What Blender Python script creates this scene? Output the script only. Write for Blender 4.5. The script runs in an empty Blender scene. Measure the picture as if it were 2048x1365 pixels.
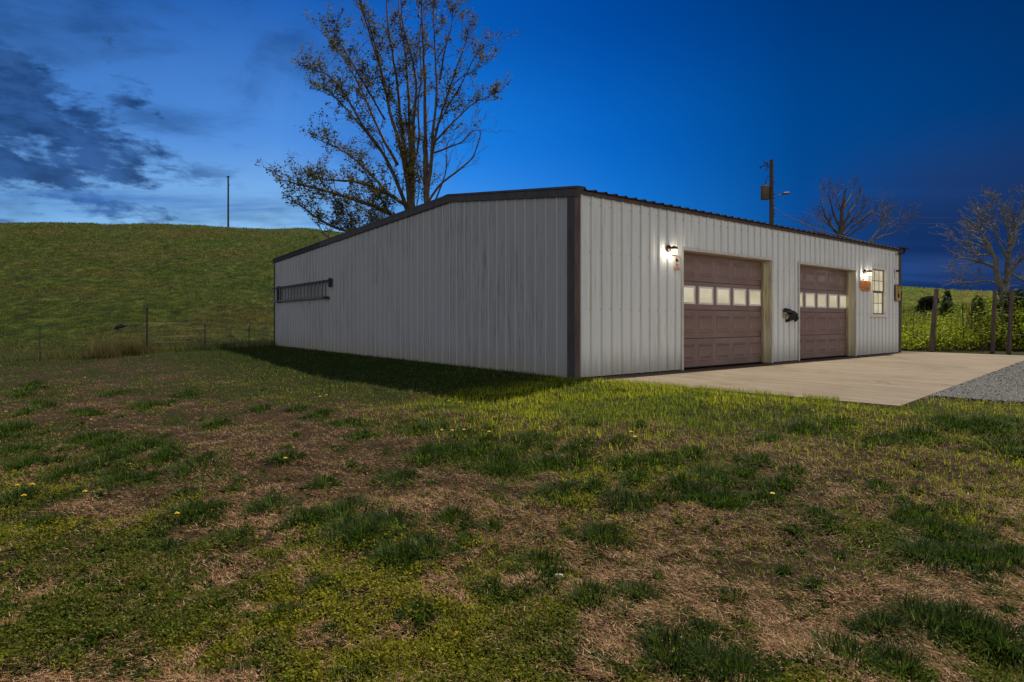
import bpy, math, random
import numpy as np
from mathutils import Vector, Matrix

random.seed(7)
RNG = np.random.default_rng(11)
sc = bpy.context.scene
COL = sc.collection

# ------------------------------------------------------------------ camera
F, CX, HY = 1193.0, 1024.0, 643.0          # focal length / principal column / horizon row, 2048 px wide photograph
CAMH = 0.864
cam = bpy.data.cameras.new('camera')
cam.sensor_width = 36.0
cam.lens = 36.0 * F / 2048.0
cam.shift_y = -(682.5 - HY) / 2048.0
cam.clip_start, cam.clip_end = 0.05, 3000
camo = bpy.data.objects.new('camera', cam)
camo.location = (0, 0, CAMH)
camo.rotation_euler = (math.radians(90), 0, 0)
COL.objects.link(camo)
sc.camera = camo

# ------------------------------------------------------------------ exposure
sc.view_settings.view_transform = 'Standard'
sc.view_settings.look = 'None'
sc.view_settings.exposure = 0.0
sc.view_settings.gamma = 1.0
sc.view_settings.use_curve_mapping = False
sc.cycles.use_denoising = True
sc.cycles.denoising_prefilter = 'ACCURATE'
sc.cycles.max_bounces = 6
sc.cycles.transparent_max_bounces = 8

# ------------------------------------------------------------------ sun
SUN_EL = math.radians(57)
SUN_AZ = math.atan2(0.676, 0.736)          # clockwise from +Y
sunv = Vector((math.sin(SUN_AZ) * math.cos(SUN_EL), math.cos(SUN_AZ) * math.cos(SUN_EL), math.sin(SUN_EL)))
sl = bpy.data.lights.new('sun', 'SUN')
sl.energy = 5.0
sl.angle = math.radians(0.53)
sl.color = (1.0, 0.93, 0.78)
so = bpy.data.objects.new('sun', sl)
so.rotation_euler = (-sunv).to_track_quat('-Z', 'Y').to_euler()
so.location = (0, 0, 60)
COL.objects.link(so)

# ------------------------------------------------------------------ sky
world = bpy.data.worlds.new('World')
sc.world = world
world.use_nodes = True
wt = world.node_tree
wt.nodes.clear()


class NT:
    """small helper for wiring node trees"""
    def __init__(self, tree):
        self.t = tree

    def n(self, kind, **kw):
        nd = self.t.nodes.new(kind)
        for k, v in kw.items():
            setattr(nd, k, v)
        return nd

    def put(self, sock, val):
        if val is None:
            return
        if isinstance(val, bpy.types.NodeSocket):
            self.t.links.new(val, sock)
        else:
            if isinstance(val, (tuple, list)) and len(val) == 3 and sock.type == 'RGBA':
                val = (*val, 1)
            sock.default_value = val

    def math(self, op, a, b=None, c=None, clamp=False):
        nd = self.n('ShaderNodeMath', operation=op, use_clamp=clamp)
        self.put(nd.inputs[0], a)
        self.put(nd.inputs[1], b)
        self.put(nd.inputs[2], c)
        return nd.outputs[0]

    def ss(self, v, lo, hi, o0=0.0, o1=1.0):
        nd = self.n('ShaderNodeMapRange', interpolation_type='SMOOTHSTEP')
        self.put(nd.inputs[0], v)
        for i, x in enumerate((lo, hi, o0, o1)):
            self.put(nd.inputs[1 + i], x)
        return nd.outputs[0]

    def mix(self, f, a, b, mode='MIX'):
        nd = self.n('ShaderNodeMix', data_type='RGBA', blend_type=mode)
        self.put(nd.inputs[0], f)
        self.put(nd.inputs[6], a)
        self.put(nd.inputs[7], b)
        return nd.outputs[2]

    def noise(self, vec, scale, detail=4, rough=0.55, dist=0.0):
        nd = self.n('ShaderNodeTexNoise')
        self.put(nd.inputs['Vector'], vec)
        nd.inputs['Scale'].default_value = scale
        nd.inputs['Detail'].default_value = detail
        nd.inputs['Roughness'].default_value = rough
        nd.inputs['Distortion'].default_value = dist
        return nd.outputs['Fac']

    def ramp(self, f, stops, interp='LINEAR'):
        nd = self.n('ShaderNodeValToRGB')
        cr = nd.color_ramp
        cr.interpolation = interp
        while len(cr.elements) < len(stops):
            cr.elements.new(0.5)
        for e, (p, c) in zip(cr.elements, stops):
            e.position = p
            e.color = (*c, 1)
        self.put(nd.inputs[0], f)
        return nd.outputs[0]

    def mapping(self, vec, scale=(1, 1, 1), rot=(0, 0, 0), loc=(0, 0, 0)):
        nd = self.n('ShaderNodeMapping')
        self.put(nd.inputs[0], vec)
        nd.inputs[1].default_value = loc
        nd.inputs[2].default_value = rot
        nd.inputs[3].default_value = scale
        return nd.outputs[0]


def srgb(r, g, b):
    f = lambda c: (c / 255) / 12.92 if c <= 10 else (((c / 255) + 0.055) / 1.055) ** 2.4
    return (f(r), f(g), f(b))


W = NT(wt)
tc = W.n('ShaderNodeTexCoord')
sep = W.n('ShaderNodeSeparateXYZ')
wt.links.new(tc.outputs['Generated'], sep.inputs[0])
dx, dy, dz = sep.outputs
az = W.math('ARCTAN2', dx, dy)                                    # 0 ahead, + to the right
el = W.math('ARCSINE', dz)
elp = W.math('MAXIMUM', el, 0.0)
azn = W.ss(az, -1.6, 1.6)                                          # smooth across the front
azl = W.n('ShaderNodeMapRange')
W.put(azl.inputs[0], az)
azl.inputs[1].default_value, azl.inputs[2].default_value = -0.75, 0.75
azl = azl.outputs[0]
# colour by azimuth at the horizon, in the middle and high up
low = W.ramp(azl, [(0.0, srgb(124, 180, 232)), (0.25, srgb(150, 204, 247)), (0.34, srgb(120, 184, 248)), (0.42, srgb(84, 164, 246)), (0.62, srgb(26, 128, 222)), (0.8, srgb(12, 76, 150)), (0.92, srgb(40, 66, 118)), (1.0, srgb(36, 58, 104))])
mid = W.ramp(azl, [(0.0, srgb(70, 126, 200)), (0.25, srgb(80, 142, 222)), (0.45, srgb(24, 124, 224)), (0.6, srgb(8, 102, 200)), (0.8, srgb(0, 70, 142)), (1.0, srgb(2, 54, 112))])
top = W.ramp(azl, [(0.0, srgb(24, 80, 156)), (0.25, srgb(30, 94, 180)), (0.4, srgb(6, 90, 184)), (0.6, srgb(0, 72, 160)), (0.8, srgb(0, 54, 122)), (1.0, srgb(0, 42, 96))])
c1 = W.mix(W.ss(elp, 0.10, 0.30), low, mid)
c2 = W.mix(W.ss(elp, 0.26, 0.50), c1, top)
# unseen sky behind the camera: Nishita plus an added low glow to brighten walls
sky = W.n('ShaderNodeTexSky', sky_type='NISHITA')
sky.sun_disc = False
sky.sun_elevation = SUN_EL
sky.sun_rotation = SUN_AZ
sky.dust_density = 2.0
skys = W.mix(1.0, sky.outputs[0], (0.05, 0.05, 0.05, 1), 'MULTIPLY')
glow = W.mix(W.ss(el, 0.02, 0.85), (1.42, 1.40, 1.38, 1), (0.09, 0.095, 0.11, 1))
back_fill = W.mix(0.80, skys, glow)
back = W.math('MULTIPLY', W.ss(dy, 0.35, -0.55), 1.0)
c3 = W.mix(back, c2, back_fill)
# clouds, laid out on a flat layer overhead so that they flatten towards the horizon
zc = W.math('ADD', W.math('MAXIMUM', dz, 0.0), 0.06)
cb = W.n('ShaderNodeCombineXYZ')
W.put(cb.inputs[0], W.math('DIVIDE', dx, zc))
W.put(cb.inputs[1], W.math('DIVIDE', dy, zc))
cv = cb.outputs[0]
ca_ = W.n('ShaderNodeCombineXYZ')
W.put(ca_.inputs[0], az); W.put(ca_.inputs[1], W.math('MULTIPLY', el, 2.1))
cav = ca_.outputs[0]
n1 = W.noise(W.mapping(cav, (1, 1, 1), loc=(5.2, 2.9, 0)), 7.5, 8, 0.62, 0.3)
n1b = W.noise(W.mapping(cav, (1, 1.5, 1), loc=(9.1, 4.2, 0)), 22, 5, 0.6, 0.1)
n1 = W.math('ADD', W.math('MULTIPLY', n1, 0.72), W.math('MULTIPLY', n1b, 0.28))
# big bank low on the left
d_az = W.math('DIVIDE', W.math('SUBTRACT', az, -0.80), 0.34)
d_el = W.math('DIVIDE', W.math('SUBTRACT', el, W.math('ADD', 0.255, W.math('MULTIPLY', W.math('ADD', az, 0.76), -0.20))), 0.105)
bank = W.math('EXPONENT', W.math('MULTIPLY', W.math('ADD', W.math('MULTIPLY', d_az, d_az), W.math('MULTIPLY', d_el, d_el)), -1.0))
cl1 = W.ss(W.math('ADD', n1, W.math('MULTIPLY', bank, 0.31)), 0.60, 0.72)
leftish = W.ss(az, 0.0, -0.45)
n2 = W.noise(W.mapping(cav, (1, 1.3, 1), rot=(0, 0, 0.5), loc=(1, 7, 0)), 4.2, 7, 0.6, 0.4)
wisps = W.math('MULTIPLY', W.ss(n2, 0.44, 0.66), W.math('MULTIPLY', leftish, 0.5))
cover = W.math('MAXIMUM', W.math('MULTIPLY', cl1, W.math('MULTIPLY', W.ss(az, -0.36, -0.56), 0.92)), wisps)
cdark = W.mix(W.ss(W.noise(cav, 14.0, 6, 0.6), 0.35, 0.65), srgb(20, 54, 102), srgb(48, 88, 148))
c4 = W.mix(W.math('MULTIPLY', cover, W.ss(back, 0.6, 0.1)), c3, cdark)
# low cloud streaks near the horizon both sides
n3 = W.noise(W.mapping(cv, (0.22, 0.9, 1)), 0.8, 6, 0.6, 0.2)
d_e = W.math('DIVIDE', W.math('SUBTRACT', el, 0.168), 0.022)
st = W.math('MULTIPLY', W.ss(n3, 0.42, 0.56), W.math('EXPONENT', W.math('MULTIPLY', W.math('MULTIPLY', d_e, d_e), -1.0)))
st = W.math('MULTIPLY', st, W.ss(az, -0.15, -0.3))
c5 = W.mix(W.math('MULTIPLY', st, 0.75), c4, srgb(62, 112, 184))
n4 = W.noise(W.mapping(cv, (0.30, 0.6, 1), loc=(5, 2, 0)), 0.8, 6, 0.55, 0.3)
st2 = W.math('MULTIPLY', W.ss(n4, 0.40, 0.58), W.math('MULTIPLY', W.ss(az, 0.42, 0.6), W.ss(el, 0.26, 0.1)))
st2 = W.math('MULTIPLY', st2, W.ss(back, 0.6, 0.1))
c6 = W.mix(W.math('MULTIPLY', st2, 0.85), c5, srgb(14, 44, 94))
gnd = W.mix(W.ss(el, -0.02, -0.10), c6, (0.05, 0.06, 0.03, 1))
bg = W.n('ShaderNodeBackground')
W.put(bg.inputs[0], gnd)
bg.inputs[1].default_value = 1.0
wo = W.n('ShaderNodeOutputWorld')
wt.links.new(bg.outputs[0], wo.inputs[0])

# ------------------------------------------------------------------ geometry of the place
R2 = Vector((0.791, 0.612))        # along the door wall
R2.normalize()
L2 = Vector((-R2.y, R2.x))         # along the gable wall
C0 = Vector((0.95, 8.975))         # near corner of the building
ROT = math.atan2(R2.y, R2.x)
LEN, WID = 12.42, 15.16
RIDGE = 3.52
EAVE, RIDGE_Z, EAVE_B = 2.86, 3.33, 3.03
SPAN_G = 0.262
SPAN_D = 0.2315


def ground_pt(u, v, z=0.0):
    Z = (CAMH - z) * F / (v - HY)
    return Vector(((u - CX) / F * Z, Z))


def at_depth(u, v, Z):
    return Vector(((u - CX) / F * Z, Z, CAMH + (HY - v) / F * Z))


def on_door(u, v, off=0.0):
    """local (x, z) on the plane parallel to the door wall, 'off' metres behind it"""
    k = (u - CX) / F
    c = C0 + L2 * off
    s = (k * c.y - c.x) / (R2.x - k * R2.y)
    Z = c.y + s * R2.y
    return s, CAMH + (HY - v) / F * Z


def on_gable(u, v):
    k = (u - CX) / F
    s = (k * C0.y - C0.x) / (L2.x - k * L2.y)
    Z = C0.y + s * L2.y
    return s, CAMH + (HY - v) / F * Z


def smooth(a, b, x):
    t = np.clip((x - a) / (b - a), 0, 1)
    return t * t * (3 - 2 * t)


# value noise -------------------------------------------------------------
_T = np.random.default_rng(5).random((256, 256))


def vnoise(x, y):
    x = np.asarray(x, float); y = np.asarray(y, float)
    xi = np.floor(x).astype(int); yi = np.floor(y).astype(int)
    fx = x - xi; fy = y - yi
    fx = fx * fx * (3 - 2 * fx); fy = fy * fy * (3 - 2 * fy)
    a = _T[xi & 255, yi & 255]; b = _T[(xi + 1) & 255, yi & 255]
    c = _T[xi & 255, (yi + 1) & 255]; d = _T[(xi + 1) & 255, (yi + 1) & 255]
    return (a * (1 - fx) + b * fx) * (1 - fy) + (c * (1 - fx) + d * fx) * fy


def fbm(x, y, o=4, g=0.5):
    s = 0; a = 1; t = 0
    for i in range(o):
        s = s + a * vnoise(x * 2 ** i + 17 * i, y * 2 ** i + 31 * i)
        t += a; a *= g
    return s / t


XK = [-260, -110, -46, 20, 60, 84, 104, 112, 140, 400]
HK = [22.0, 23.3, 21.6, 15.6, 10.5, 8.3, 5.6, 4.6, 2.5, 0.5]


def ground_z(x, y, detail=True):
    x = np.asarray(x, float); y = np.asarray(y, float)
    rx = x - C0.x; ry = y - C0.y
    d = -(rx * R2.x + ry * R2.y)
    nn = rx * -L2.x + ry * -L2.y
    e = nn - 5.3
    ea = -d - 0.0
    D = np.hypot(np.maximum(d, 0), np.maximum(e, 0))
    g = -0.4 * (1 - np.exp(-D / 4.5))
    g = g + 0.24 * smooth(12, 18, y) * smooth(0.5, 4, d)
    y0 = np.where(x > -8.2, 22.5 + 0.774 * (x + 8.2), 22.5 + 0.35 * (x + 8.2))
    y0 = np.clip(y0, 12, 42)
    t = (y - y0) / (132 - y0)
    h = np.interp(x, XK, HK)
    tt = np.clip(t, 0, 3)
    soft = smooth(0, 0.12, tt)
    ta = tt ** 1.08 * soft + 0.0
    k = 16.0
    tb = 1.03 - 0.45 * np.clip(tt - 1, 0, 2)
    f = -np.log(np.exp(-k * ta) + np.exp(-k * tb)) / k + np.log(1 + math.exp(-k * 1.03)) / k
    g = g + h * np.maximum(f, 0)
    if detail:
        # lawn and hill unevenness; none where the building, slab or drive stand
        inside = (d < 0.4) & (nn < 4.9) & (nn > -16)
        amp = np.where(inside, 0.0, 1.0)
        fd = np.clip(np.minimum(np.hypot(x, y) / 30.0, 1), 0, 1)
        g = g + amp * (fbm(x * 0.9, y * 0.9, 3) - 0.5) * (0.09 + 0.5 * fd * smooth(24, 45, y))
        g = g + amp * (fbm(x * 5, y * 5, 3) - 0.5) * 0.045
        g = g + amp * smooth(24, 60, y) * (fbm(x * 0.09, y * 0.09, 3) - 0.5) * 1.6
    g = np.where((d < -0.1) & (nn < 5.4) & (nn > -16), np.minimum(g, -0.03) if detail else g, g)
    return g


def gz(x, y):
    return float(ground_z(np.array([x]), np.array([y]))[0])


# ------------------------------------------------------------------ object helpers
def mesh_np(name, V, faces, cols=None, nv=4, smooth_shade=False, matidx=None):
    """V (n,3); faces (m,nv) int array; cols (n,3) per vertex colour"""
    me = bpy.data.meshes.new(name)
    V = np.asarray(V, np.float32)
    faces = np.asarray(faces, np.int32)
    m = len(faces)
    me.vertices.add(len(V))
    me.vertices.foreach_set('co', V.ravel())
    me.loops.add(m * nv)
    me.loops.foreach_set('vertex_index', faces.ravel())
    me.polygons.add(m)
    me.polygons.foreach_set('loop_start', np.arange(0, m * nv, nv, dtype=np.int32))
    me.polygons.foreach_set('loop_total', np.full(m, nv, dtype=np.int32))
    if smooth_shade:
        me.polygons.foreach_set('use_smooth', np.ones(m, bool))
    if cols is not None:
        ca = me.color_attributes.new('tint', 'FLOAT_COLOR', 'POINT')
        c4 = np.ones((len(V), 4), np.float32)
        c4[:, :3] = cols
        ca.data.foreach_set('color', c4.ravel())
    me.update(calc_edges=True)
    return me


def link(name, me, mat=None, parent=None, loc=None, rot=None):
    o = bpy.data.objects.new(name, me)
    if mat is not None and me is not None and len(me.materials) == 0:
        me.materials.append(mat)
    COL.objects.link(o)
    if parent is not None:
        o.parent = parent
    if loc is not None:
        o.location = loc
    if rot is not None:
        o.rotation_euler = rot
    return o


def tag(o, label=None, cat=None, group=None, kind=None):
    if label: o['label'] = label
    if cat: o['category'] = cat
    if group: o['group'] = group
    if kind: o['kind'] = kind
    return o


def empty(name, loc, rz=0.0):
    o = bpy.data.objects.new(name, None)
    o.location = loc
    o.rotation_euler = (0, 0, rz)
    o.empty_display_size = 0.2
    COL.objects.link(o)
    return o


class MB:
    def __init__(self):
        self.v = []; self.f = []

    def add(self, vs, fs):
        b = len(self.v)
        self.v += [tuple(p) for p in vs]
        self.f += [tuple(i + b for i in f) for f in fs]
        return self

    def box(self, x0, x1, y0, y1, z0, z1):
        vs = [(x0, y0, z0), (x1, y0, z0), (x1, y1, z0), (x0, y1, z0), (x0, y0, z1), (x1, y0, z1), (x1, y1, z1), (x0, y1, z1)]
        return self.add(vs, [(0, 3, 2, 1), (4, 5, 6, 7), (0, 1, 5, 4), (1, 2, 6, 5), (2, 3, 7, 6), (3, 0, 4, 7)])

    def prism(self, poly, y0, y1, axis='y'):
        n = len(poly)
        if axis == 'y':
            vs = [(p[0], y0, p[1]) for p in poly] + [(p[0], y1, p[1]) for p in poly]
        elif axis == 'x':
            vs = [(y0, p[0], p[1]) for p in poly] + [(y1, p[0], p[1]) for p in poly]
        else:
            vs = [(p[0], p[1], y0) for p in poly] + [(p[0], p[1], y1) for p in poly]
        fs = [tuple(range(n)), tuple(range(2 * n - 1, n - 1, -1))]
        fs += [(i, i + n, (i + 1) % n + n, (i + 1) % n) for i in range(n)]
        return self.add(vs, fs)

    def tube(self, pts, rad, n=6, cap=True):
        pts = [Vector(p) for p in pts]
        if not isinstance(rad, (list, tuple)):
            rad = [rad] * len(pts)
        b = len(self.v)
        up = Vector((0.13, 0.31, 0.94))
        for i, p in enumerate(pts):
            t = (pts[min(i + 1, len(pts) - 1)] - pts[max(i - 1, 0)])
            if t.length < 1e-9: t = Vector((0, 0, 1))
            t.normalize()
            a = t.cross(up)
            if a.length < 1e-3: a = t.cross(Vector((1, 0, 0)))
            a.normalize(); c = t.cross(a)
            for k in range(n):
                w = 2 * math.pi * k / n
                self.v.append(tuple(p + (a * math.cos(w) + c * math.sin(w)) * rad[i]))
        for i in range(len(pts) - 1):
            for k in range(n):
                a0 = b + i * n + k; a1 = b + i * n + (k + 1) % n
                self.f.append((a0, a1, a1 + n, a0 + n))
        if cap:
            self.f.append(tuple(b + k for k in range(n)))
            self.f.append(tuple(b + (len(pts) - 1) * n + k for k in range(n - 1, -1, -1)))
        return self

    def lathe(self, prof, n=16, origin=(0, 0, 0), axis='z'):
        b = len(self.v)
        for r, z in prof:
            for k in range(n):
                w = 2 * math.pi * k / n
                p = (r * math.cos(w), r * math.sin(w), z)
                if axis == 'y': p = (p[0], p[2], p[1])
                self.v.append((p[0] + origin[0], p[1] + origin[1], p[2] + origin[2]))
        for i in range(len(prof) - 1):
            for k in range(n):
                a0 = b + i * n + k; a1 = b + i * n + (k + 1) % n
                self.f.append((a0, a1, a1 + n, a0 + n))
        self.f.append(tuple(b + k for k in range(n - 1, -1, -1)))
        self.f.append(tuple(b + (len(prof) - 1) * n + k for k in range(n)))
        return self

    def mesh(self, name, smooth_shade=False):
        me = bpy.data.meshes.new(name)
        me.from_pydata(self.v, [], self.f)
        if smooth_shade:
            me.polygons.foreach_set('use_smooth', [True] * len(me.polygons))
        me.update()
        return me

    def build(self, name, mat, parent=None, smooth_shade=False, bevel=0.0, loc=None, rot=None):
        me = self.mesh(name, smooth_shade)
        o = link(name, me, mat, parent, loc, rot)
        if bevel > 0:
            m = o.modifiers.new('bevel', 'BEVEL')
            m.width = bevel; m.segments = 1; m.limit_method = 'ANGLE'
        return o


# ------------------------------------------------------------------ materials
def mat(name, build):
    m = bpy.data.materials.new(name)
    m.use_nodes = True
    t = m.node_tree
    t.nodes.clear()
    N = NT(t)
    out = N.n('ShaderNodeOutputMaterial')
    sh = build(N)
    t.links.new(sh, out.inputs[0])
    return m


def principled(N, col, rough=0.6, metal=0.0, bump=None, bstr=0.3, bdist=0.01, spec=0.5):
    p = N.n('ShaderNodeBsdfPrincipled')
    N.put(p.inputs['Base Color'], col)
    N.put(p.inputs['Roughness'], rough)
    p.inputs['Metallic'].default_value = metal
    p.inputs['Specular IOR Level'].default_value = spec
    if bump is not None:
        b = N.n('ShaderNodeBump')
        b.inputs['Strength'].default_value = bstr
        b.inputs['Distance'].default_value = bdist
        N.put(b.inputs['Height'], bump)
        N.t.links.new(b.outputs[0], p.inputs['Normal'])
    return p.outputs[0]


def objc(N):
    return N.n('ShaderNodeTexCoord').outputs['Object']


def simple(name, col, rough=0.6, metal=0.0, var=0.25, scale=8, stretch=(1, 1, 1), bstr=0.15):
    def b(N):
        v = N.mapping(objc(N), stretch)
        f = N.noise(v, scale, 5, 0.6)
        c = N.mix(N.ss(f, 0.3, 0.7), tuple(x * (1 - var) for x in col), tuple(min(1, x * (1 + var)) for x in col))
        return principled(N, c, rough, metal, N.noise(v, scale * 6, 3), bstr, 0.004)
    return mat(name, b)


def wall_steel(name, base, dirt, grime_amt, dirty_mid, rib=None):
    """painted ribbed steel: vertical rain streaks, mildew, dust at the foot"""
    def b(N):
        g = N.n('ShaderNodeTexCoord').outputs['Object']
        s = N.n('ShaderNodeSeparateXYZ'); N.put(s.inputs[0], g)
        streak = N.noise(N.mapping(g, (9, 9, 0.35)), 2.2, 6, 0.7)
        fine = N.noise(N.mapping(g, (30, 30, 0.9)), 2.0, 4, 0.7)
        blot = N.noise(N.mapping(g, (1, 1, 0.8)), 0.55, 4, 0.6)
        foot = N.ss(N.math('ADD', s.outputs[2], N.math('MULTIPLY', streak, -0.25)), 0.55, -0.15)
        k = N.math('MULTIPLY', N.ss(N.math('ADD', N.math('MULTIPLY', streak, 0.5), N.math('MULTIPLY', fine, 0.5)), 0.46, 0.62), N.ss(blot, 0.42, 0.58))
        k = N.math('MULTIPLY', k, grime_amt)
        c = N.mix(N.ss(blot, 0.3, 0.7), tuple(x * 0.93 for x in base), base)
        c = N.mix(k, c, dirt)
        c = N.mix(N.math('MULTIPLY', N.math('MULTIPLY', foot, foot), N.math('MULTIPLY', streak, 1.1)), c, (0.24, 0.20, 0.12, 1))
        if rib:
            # dust and mildew that gather in the crease beside each rib; washed clean rib tops
            ax, sp, lo_c, hi_c, tint_c, amt = rib
            f = N.math('FRACT', N.math('DIVIDE', s.outputs[ax], sp))
            d = N.math('MULTIPLY', N.math('SUBTRACT', f, 0.5), sp)
            crease = N.ss(N.math('ABSOLUTE', N.math('SUBTRACT', d, lo_c)), hi_c, 0.0)
            crease = N.math('MULTIPLY', crease, N.math('ADD', 0.55, N.math('MULTIPLY', streak, 0.7)))
            c = N.mix(N.math('MULTIPLY', crease, amt, clamp=True), c, tint_c)
        return principled(N, c, 0.7, 0.0, N.noise(N.mapping(g, (1.5, 1.5, 0.4)), 3, 3), 0.12, 0.02)
    return mat(name, b)


M = {}
M['gable'] = wall_steel('off white painted steel, mildewed and darkened by painted shade', (0.31, 0.31, 0.315), (0.135, 0.135, 0.12, 1), 0.85, True, (1, 0.262, 0.0, 0.022, (0.50, 0.50, 0.505, 1), 0.7))  # mildew streaks over a base darkened to paint in this wall's shade
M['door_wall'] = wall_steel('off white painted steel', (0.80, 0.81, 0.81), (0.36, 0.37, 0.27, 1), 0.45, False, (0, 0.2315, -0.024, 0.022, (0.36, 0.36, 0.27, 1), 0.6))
M['roof'] = simple('dark grey painted roof steel', (0.045, 0.040, 0.040), 0.6, 0.0)
M['trim'] = simple('dark brown trim steel', (0.045, 0.037, 0.036), 0.75, 0.0, stretch=(1, 1, 0.3))
M['trim_black'] = simple('black rake trim steel', (0.014, 0.012, 0.012), 0.8, 0.0)
M['trim_brown'] = simple('brown corner trim steel', (0.095, 0.062, 0.052), 0.7, 0.0, var=0.35, scale=3, stretch=(4, 4, 0.6))
M['cream'] = wall_steel('cream jamb steel', (0.62, 0.56, 0.36), (0.3, 0.22, 0.1, 1), 0.9, True)
M['white_trim'] = simple('white trim', (0.62, 0.58, 0.50), 0.5, 0, 0.12)
M['door'] = mat('brown grey garage door steel', lambda N: principled(
    N, N.mix(N.ss(N.noise(N.mapping(objc(N), (1, 1, 1)), 1.1, 5, 0.6), 0.35, 0.7), (0.215, 0.130, 0.110, 1), (0.28, 0.185, 0.16, 1)),
    0.42, 0.0, N.noise(N.mapping(objc(N), (1.2, 30, 30)), 6, 3), 0.18, 0.002))
M['frame_white'] = simple('white window frame', (0.78, 0.72, 0.66), 0.5, 0, 0.1)
M['muntin'] = simple('brownish window bars', (0.20, 0.14, 0.10), 0.5, 0, 0.2)


def glow_pane(N):
    g = objc(N)
    n = N.noise(N.mapping(N.n('ShaderNodeNewGeometry').outputs['Position'], (1.0, 1.0, 3.0)), 0.9, 3, 0.45, 0.4)
    c = N.ramp(n, [(0.36, (0.50, 0.44, 0.29)), (0.5, (0.57, 0.51, 0.35)), (0.66, (0.64, 0.585, 0.43))])
    e = N.n('ShaderNodeEmission'); N.put(e.inputs[0], c); e.inputs[1].default_value = 0.92  # no lamp behind the panes; their cream brightness is put in as emission
    gl = N.n('ShaderNodeBsdfGlossy'); gl.inputs['Roughness'].default_value = 0.05
    gl.inputs['Color'].default_value = (0.25, 0.25, 0.25, 1)
    a = N.n('ShaderNodeAddShader')
    N.t.links.new(e.outputs[0], a.inputs[0]); N.t.links.new(gl.outputs[0], a.inputs[1])
    mx = N.n('ShaderNodeMixShader'); mx.inputs[0].default_value = 0.35
    N.t.links.new(e.outputs[0], mx.inputs[1]); N.t.links.new(a.outputs[0], mx.inputs[2])
    return mx.outputs[0]


M['pane'] = mat('window glass with painted glow', glow_pane)
M['bronze'] = simple('dark bronze lamp metal', (0.05, 0.022, 0.014), 0.4, 0.6)
M['alu'] = simple('weathered aluminium', (0.13, 0.13, 0.125), 0.6, 0.2)
M['alu_dark'] = simple('dark weathered aluminium', (0.035, 0.035, 0.035), 0.6, 0.3)
M['black_cloth'] = simple('black plastic sheet', (0.010, 0.010, 0.010), 0.4, 0, 0.4, 14)
M['plaque'] = mat('varnished wood plaque', lambda N: principled(
    N, N.ramp(N.noise(N.mapping(objc(N), (1.2, 1, 9)), 5, 5, 0.6, 1.0), [(0.3, (0.40, 0.13, 0.02)), (0.6, (0.66, 0.27, 0.05)), (0.75, (0.46, 0.16, 0.03))]), 0.35))
M['sign_white'] = simple('white sign face', (0.62, 0.58, 0.52), 0.5, 0, 0.08)
M['sign_orange'] = simple('orange print', (0.62, 0.22, 0.10), 0.5, 0, 0.15)
M['print_dark'] = simple('dark print', (0.06, 0.02, 0.02), 0.6, 0, 0.2)
M['sign_yellow'] = simple('faded yellow sign face', (0.50, 0.37, 0.08), 0.5, 0, 0.15)
M['sign_brown'] = simple('brown sign frame', (0.13, 0.075, 0.025), 0.5, 0, 0.2)
M['screw'] = simple('screw heads', (0.22, 0.21, 0.20), 0.5, 0.4)
M['wood_post'] = simple('weathered wooden post', (0.10, 0.066, 0.052), 0.85, 0, 0.4, 3, (6, 6, 0.8), 0.6)
M['pole_wood'] = simple('dark utility pole wood', (0.055, 0.040, 0.030), 0.85, 0, 0.3, 3, (6, 6, 0.8), 0.5)
M['rust'] = simple('rusty grey transformer steel', (0.13, 0.095, 0.080), 0.6, 0.2, 0.5, 2)
M['dark_metal'] = simple('dark steel', (0.03, 0.028, 0.026), 0.55, 0.4)
M['wire'] = simple('wire', (0.012, 0.012, 0.014), 0.9, 0.0)
M['fence_wire'] = simple('rusty fence wire', (0.10, 0.085, 0.065), 0.6, 0.3)
M['dirt_strip'] = simple('dark reddish soil', (0.10, 0.055, 0.035), 0.95, 0, 0.5, 30, (1, 1, 1), 0.8)


def bark(name, a, b_):
    return mat(name, lambda N: principled(N, N.mix(N.ss(N.noise(N.mapping(objc(N), (3, 3, 0.7)), 4, 5, 0.65), 0.35, 0.65), a, b_), 0.9, 0,
                                          N.noise(N.mapping(objc(N), (6, 6, 1)), 6, 4), 0.6, 0.03))


M['bark'] = bark('dark bark', (0.045, 0.030, 0.016, 1), (0.11, 0.078, 0.045, 1))
M['bark_pale'] = bark('pale brown bark', (0.085, 0.078, 0.066, 1), (0.20, 0.185, 0.155, 1))


def leafy(name, trans=0.4, rough=0.5, spec=0.25):
    """blades and leaves: colour is a tint per blade (species, plus painted shade by the gable), light passes through"""
    def b(N):
        at = N.n('ShaderNodeAttribute', attribute_name='tint')
        p = N.n('ShaderNodeBsdfPrincipled')
        N.put(p.inputs['Base Color'], at.outputs['Color'])
        p.inputs['Roughness'].default_value = rough
        p.inputs['Specular IOR Level'].default_value = spec
        tr = N.n('ShaderNodeBsdfTranslucent')
        N.put(tr.inputs[0], at.outputs['Color'])
        mx = N.n('ShaderNodeMixShader'); mx.inputs[0].default_value = trans
        N.t.links.new(p.outputs[0], mx.inputs[1]); N.t.links.new(tr.outputs[0], mx.inputs[2])
        return mx.outputs[0]
    return mat(name, b)


M['leaf'] = leafy('green leaves', 0.5, 0.6, 0.12)
M['straw'] = leafy('dry straw', 0.15, 0.7, 0.15)


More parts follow.
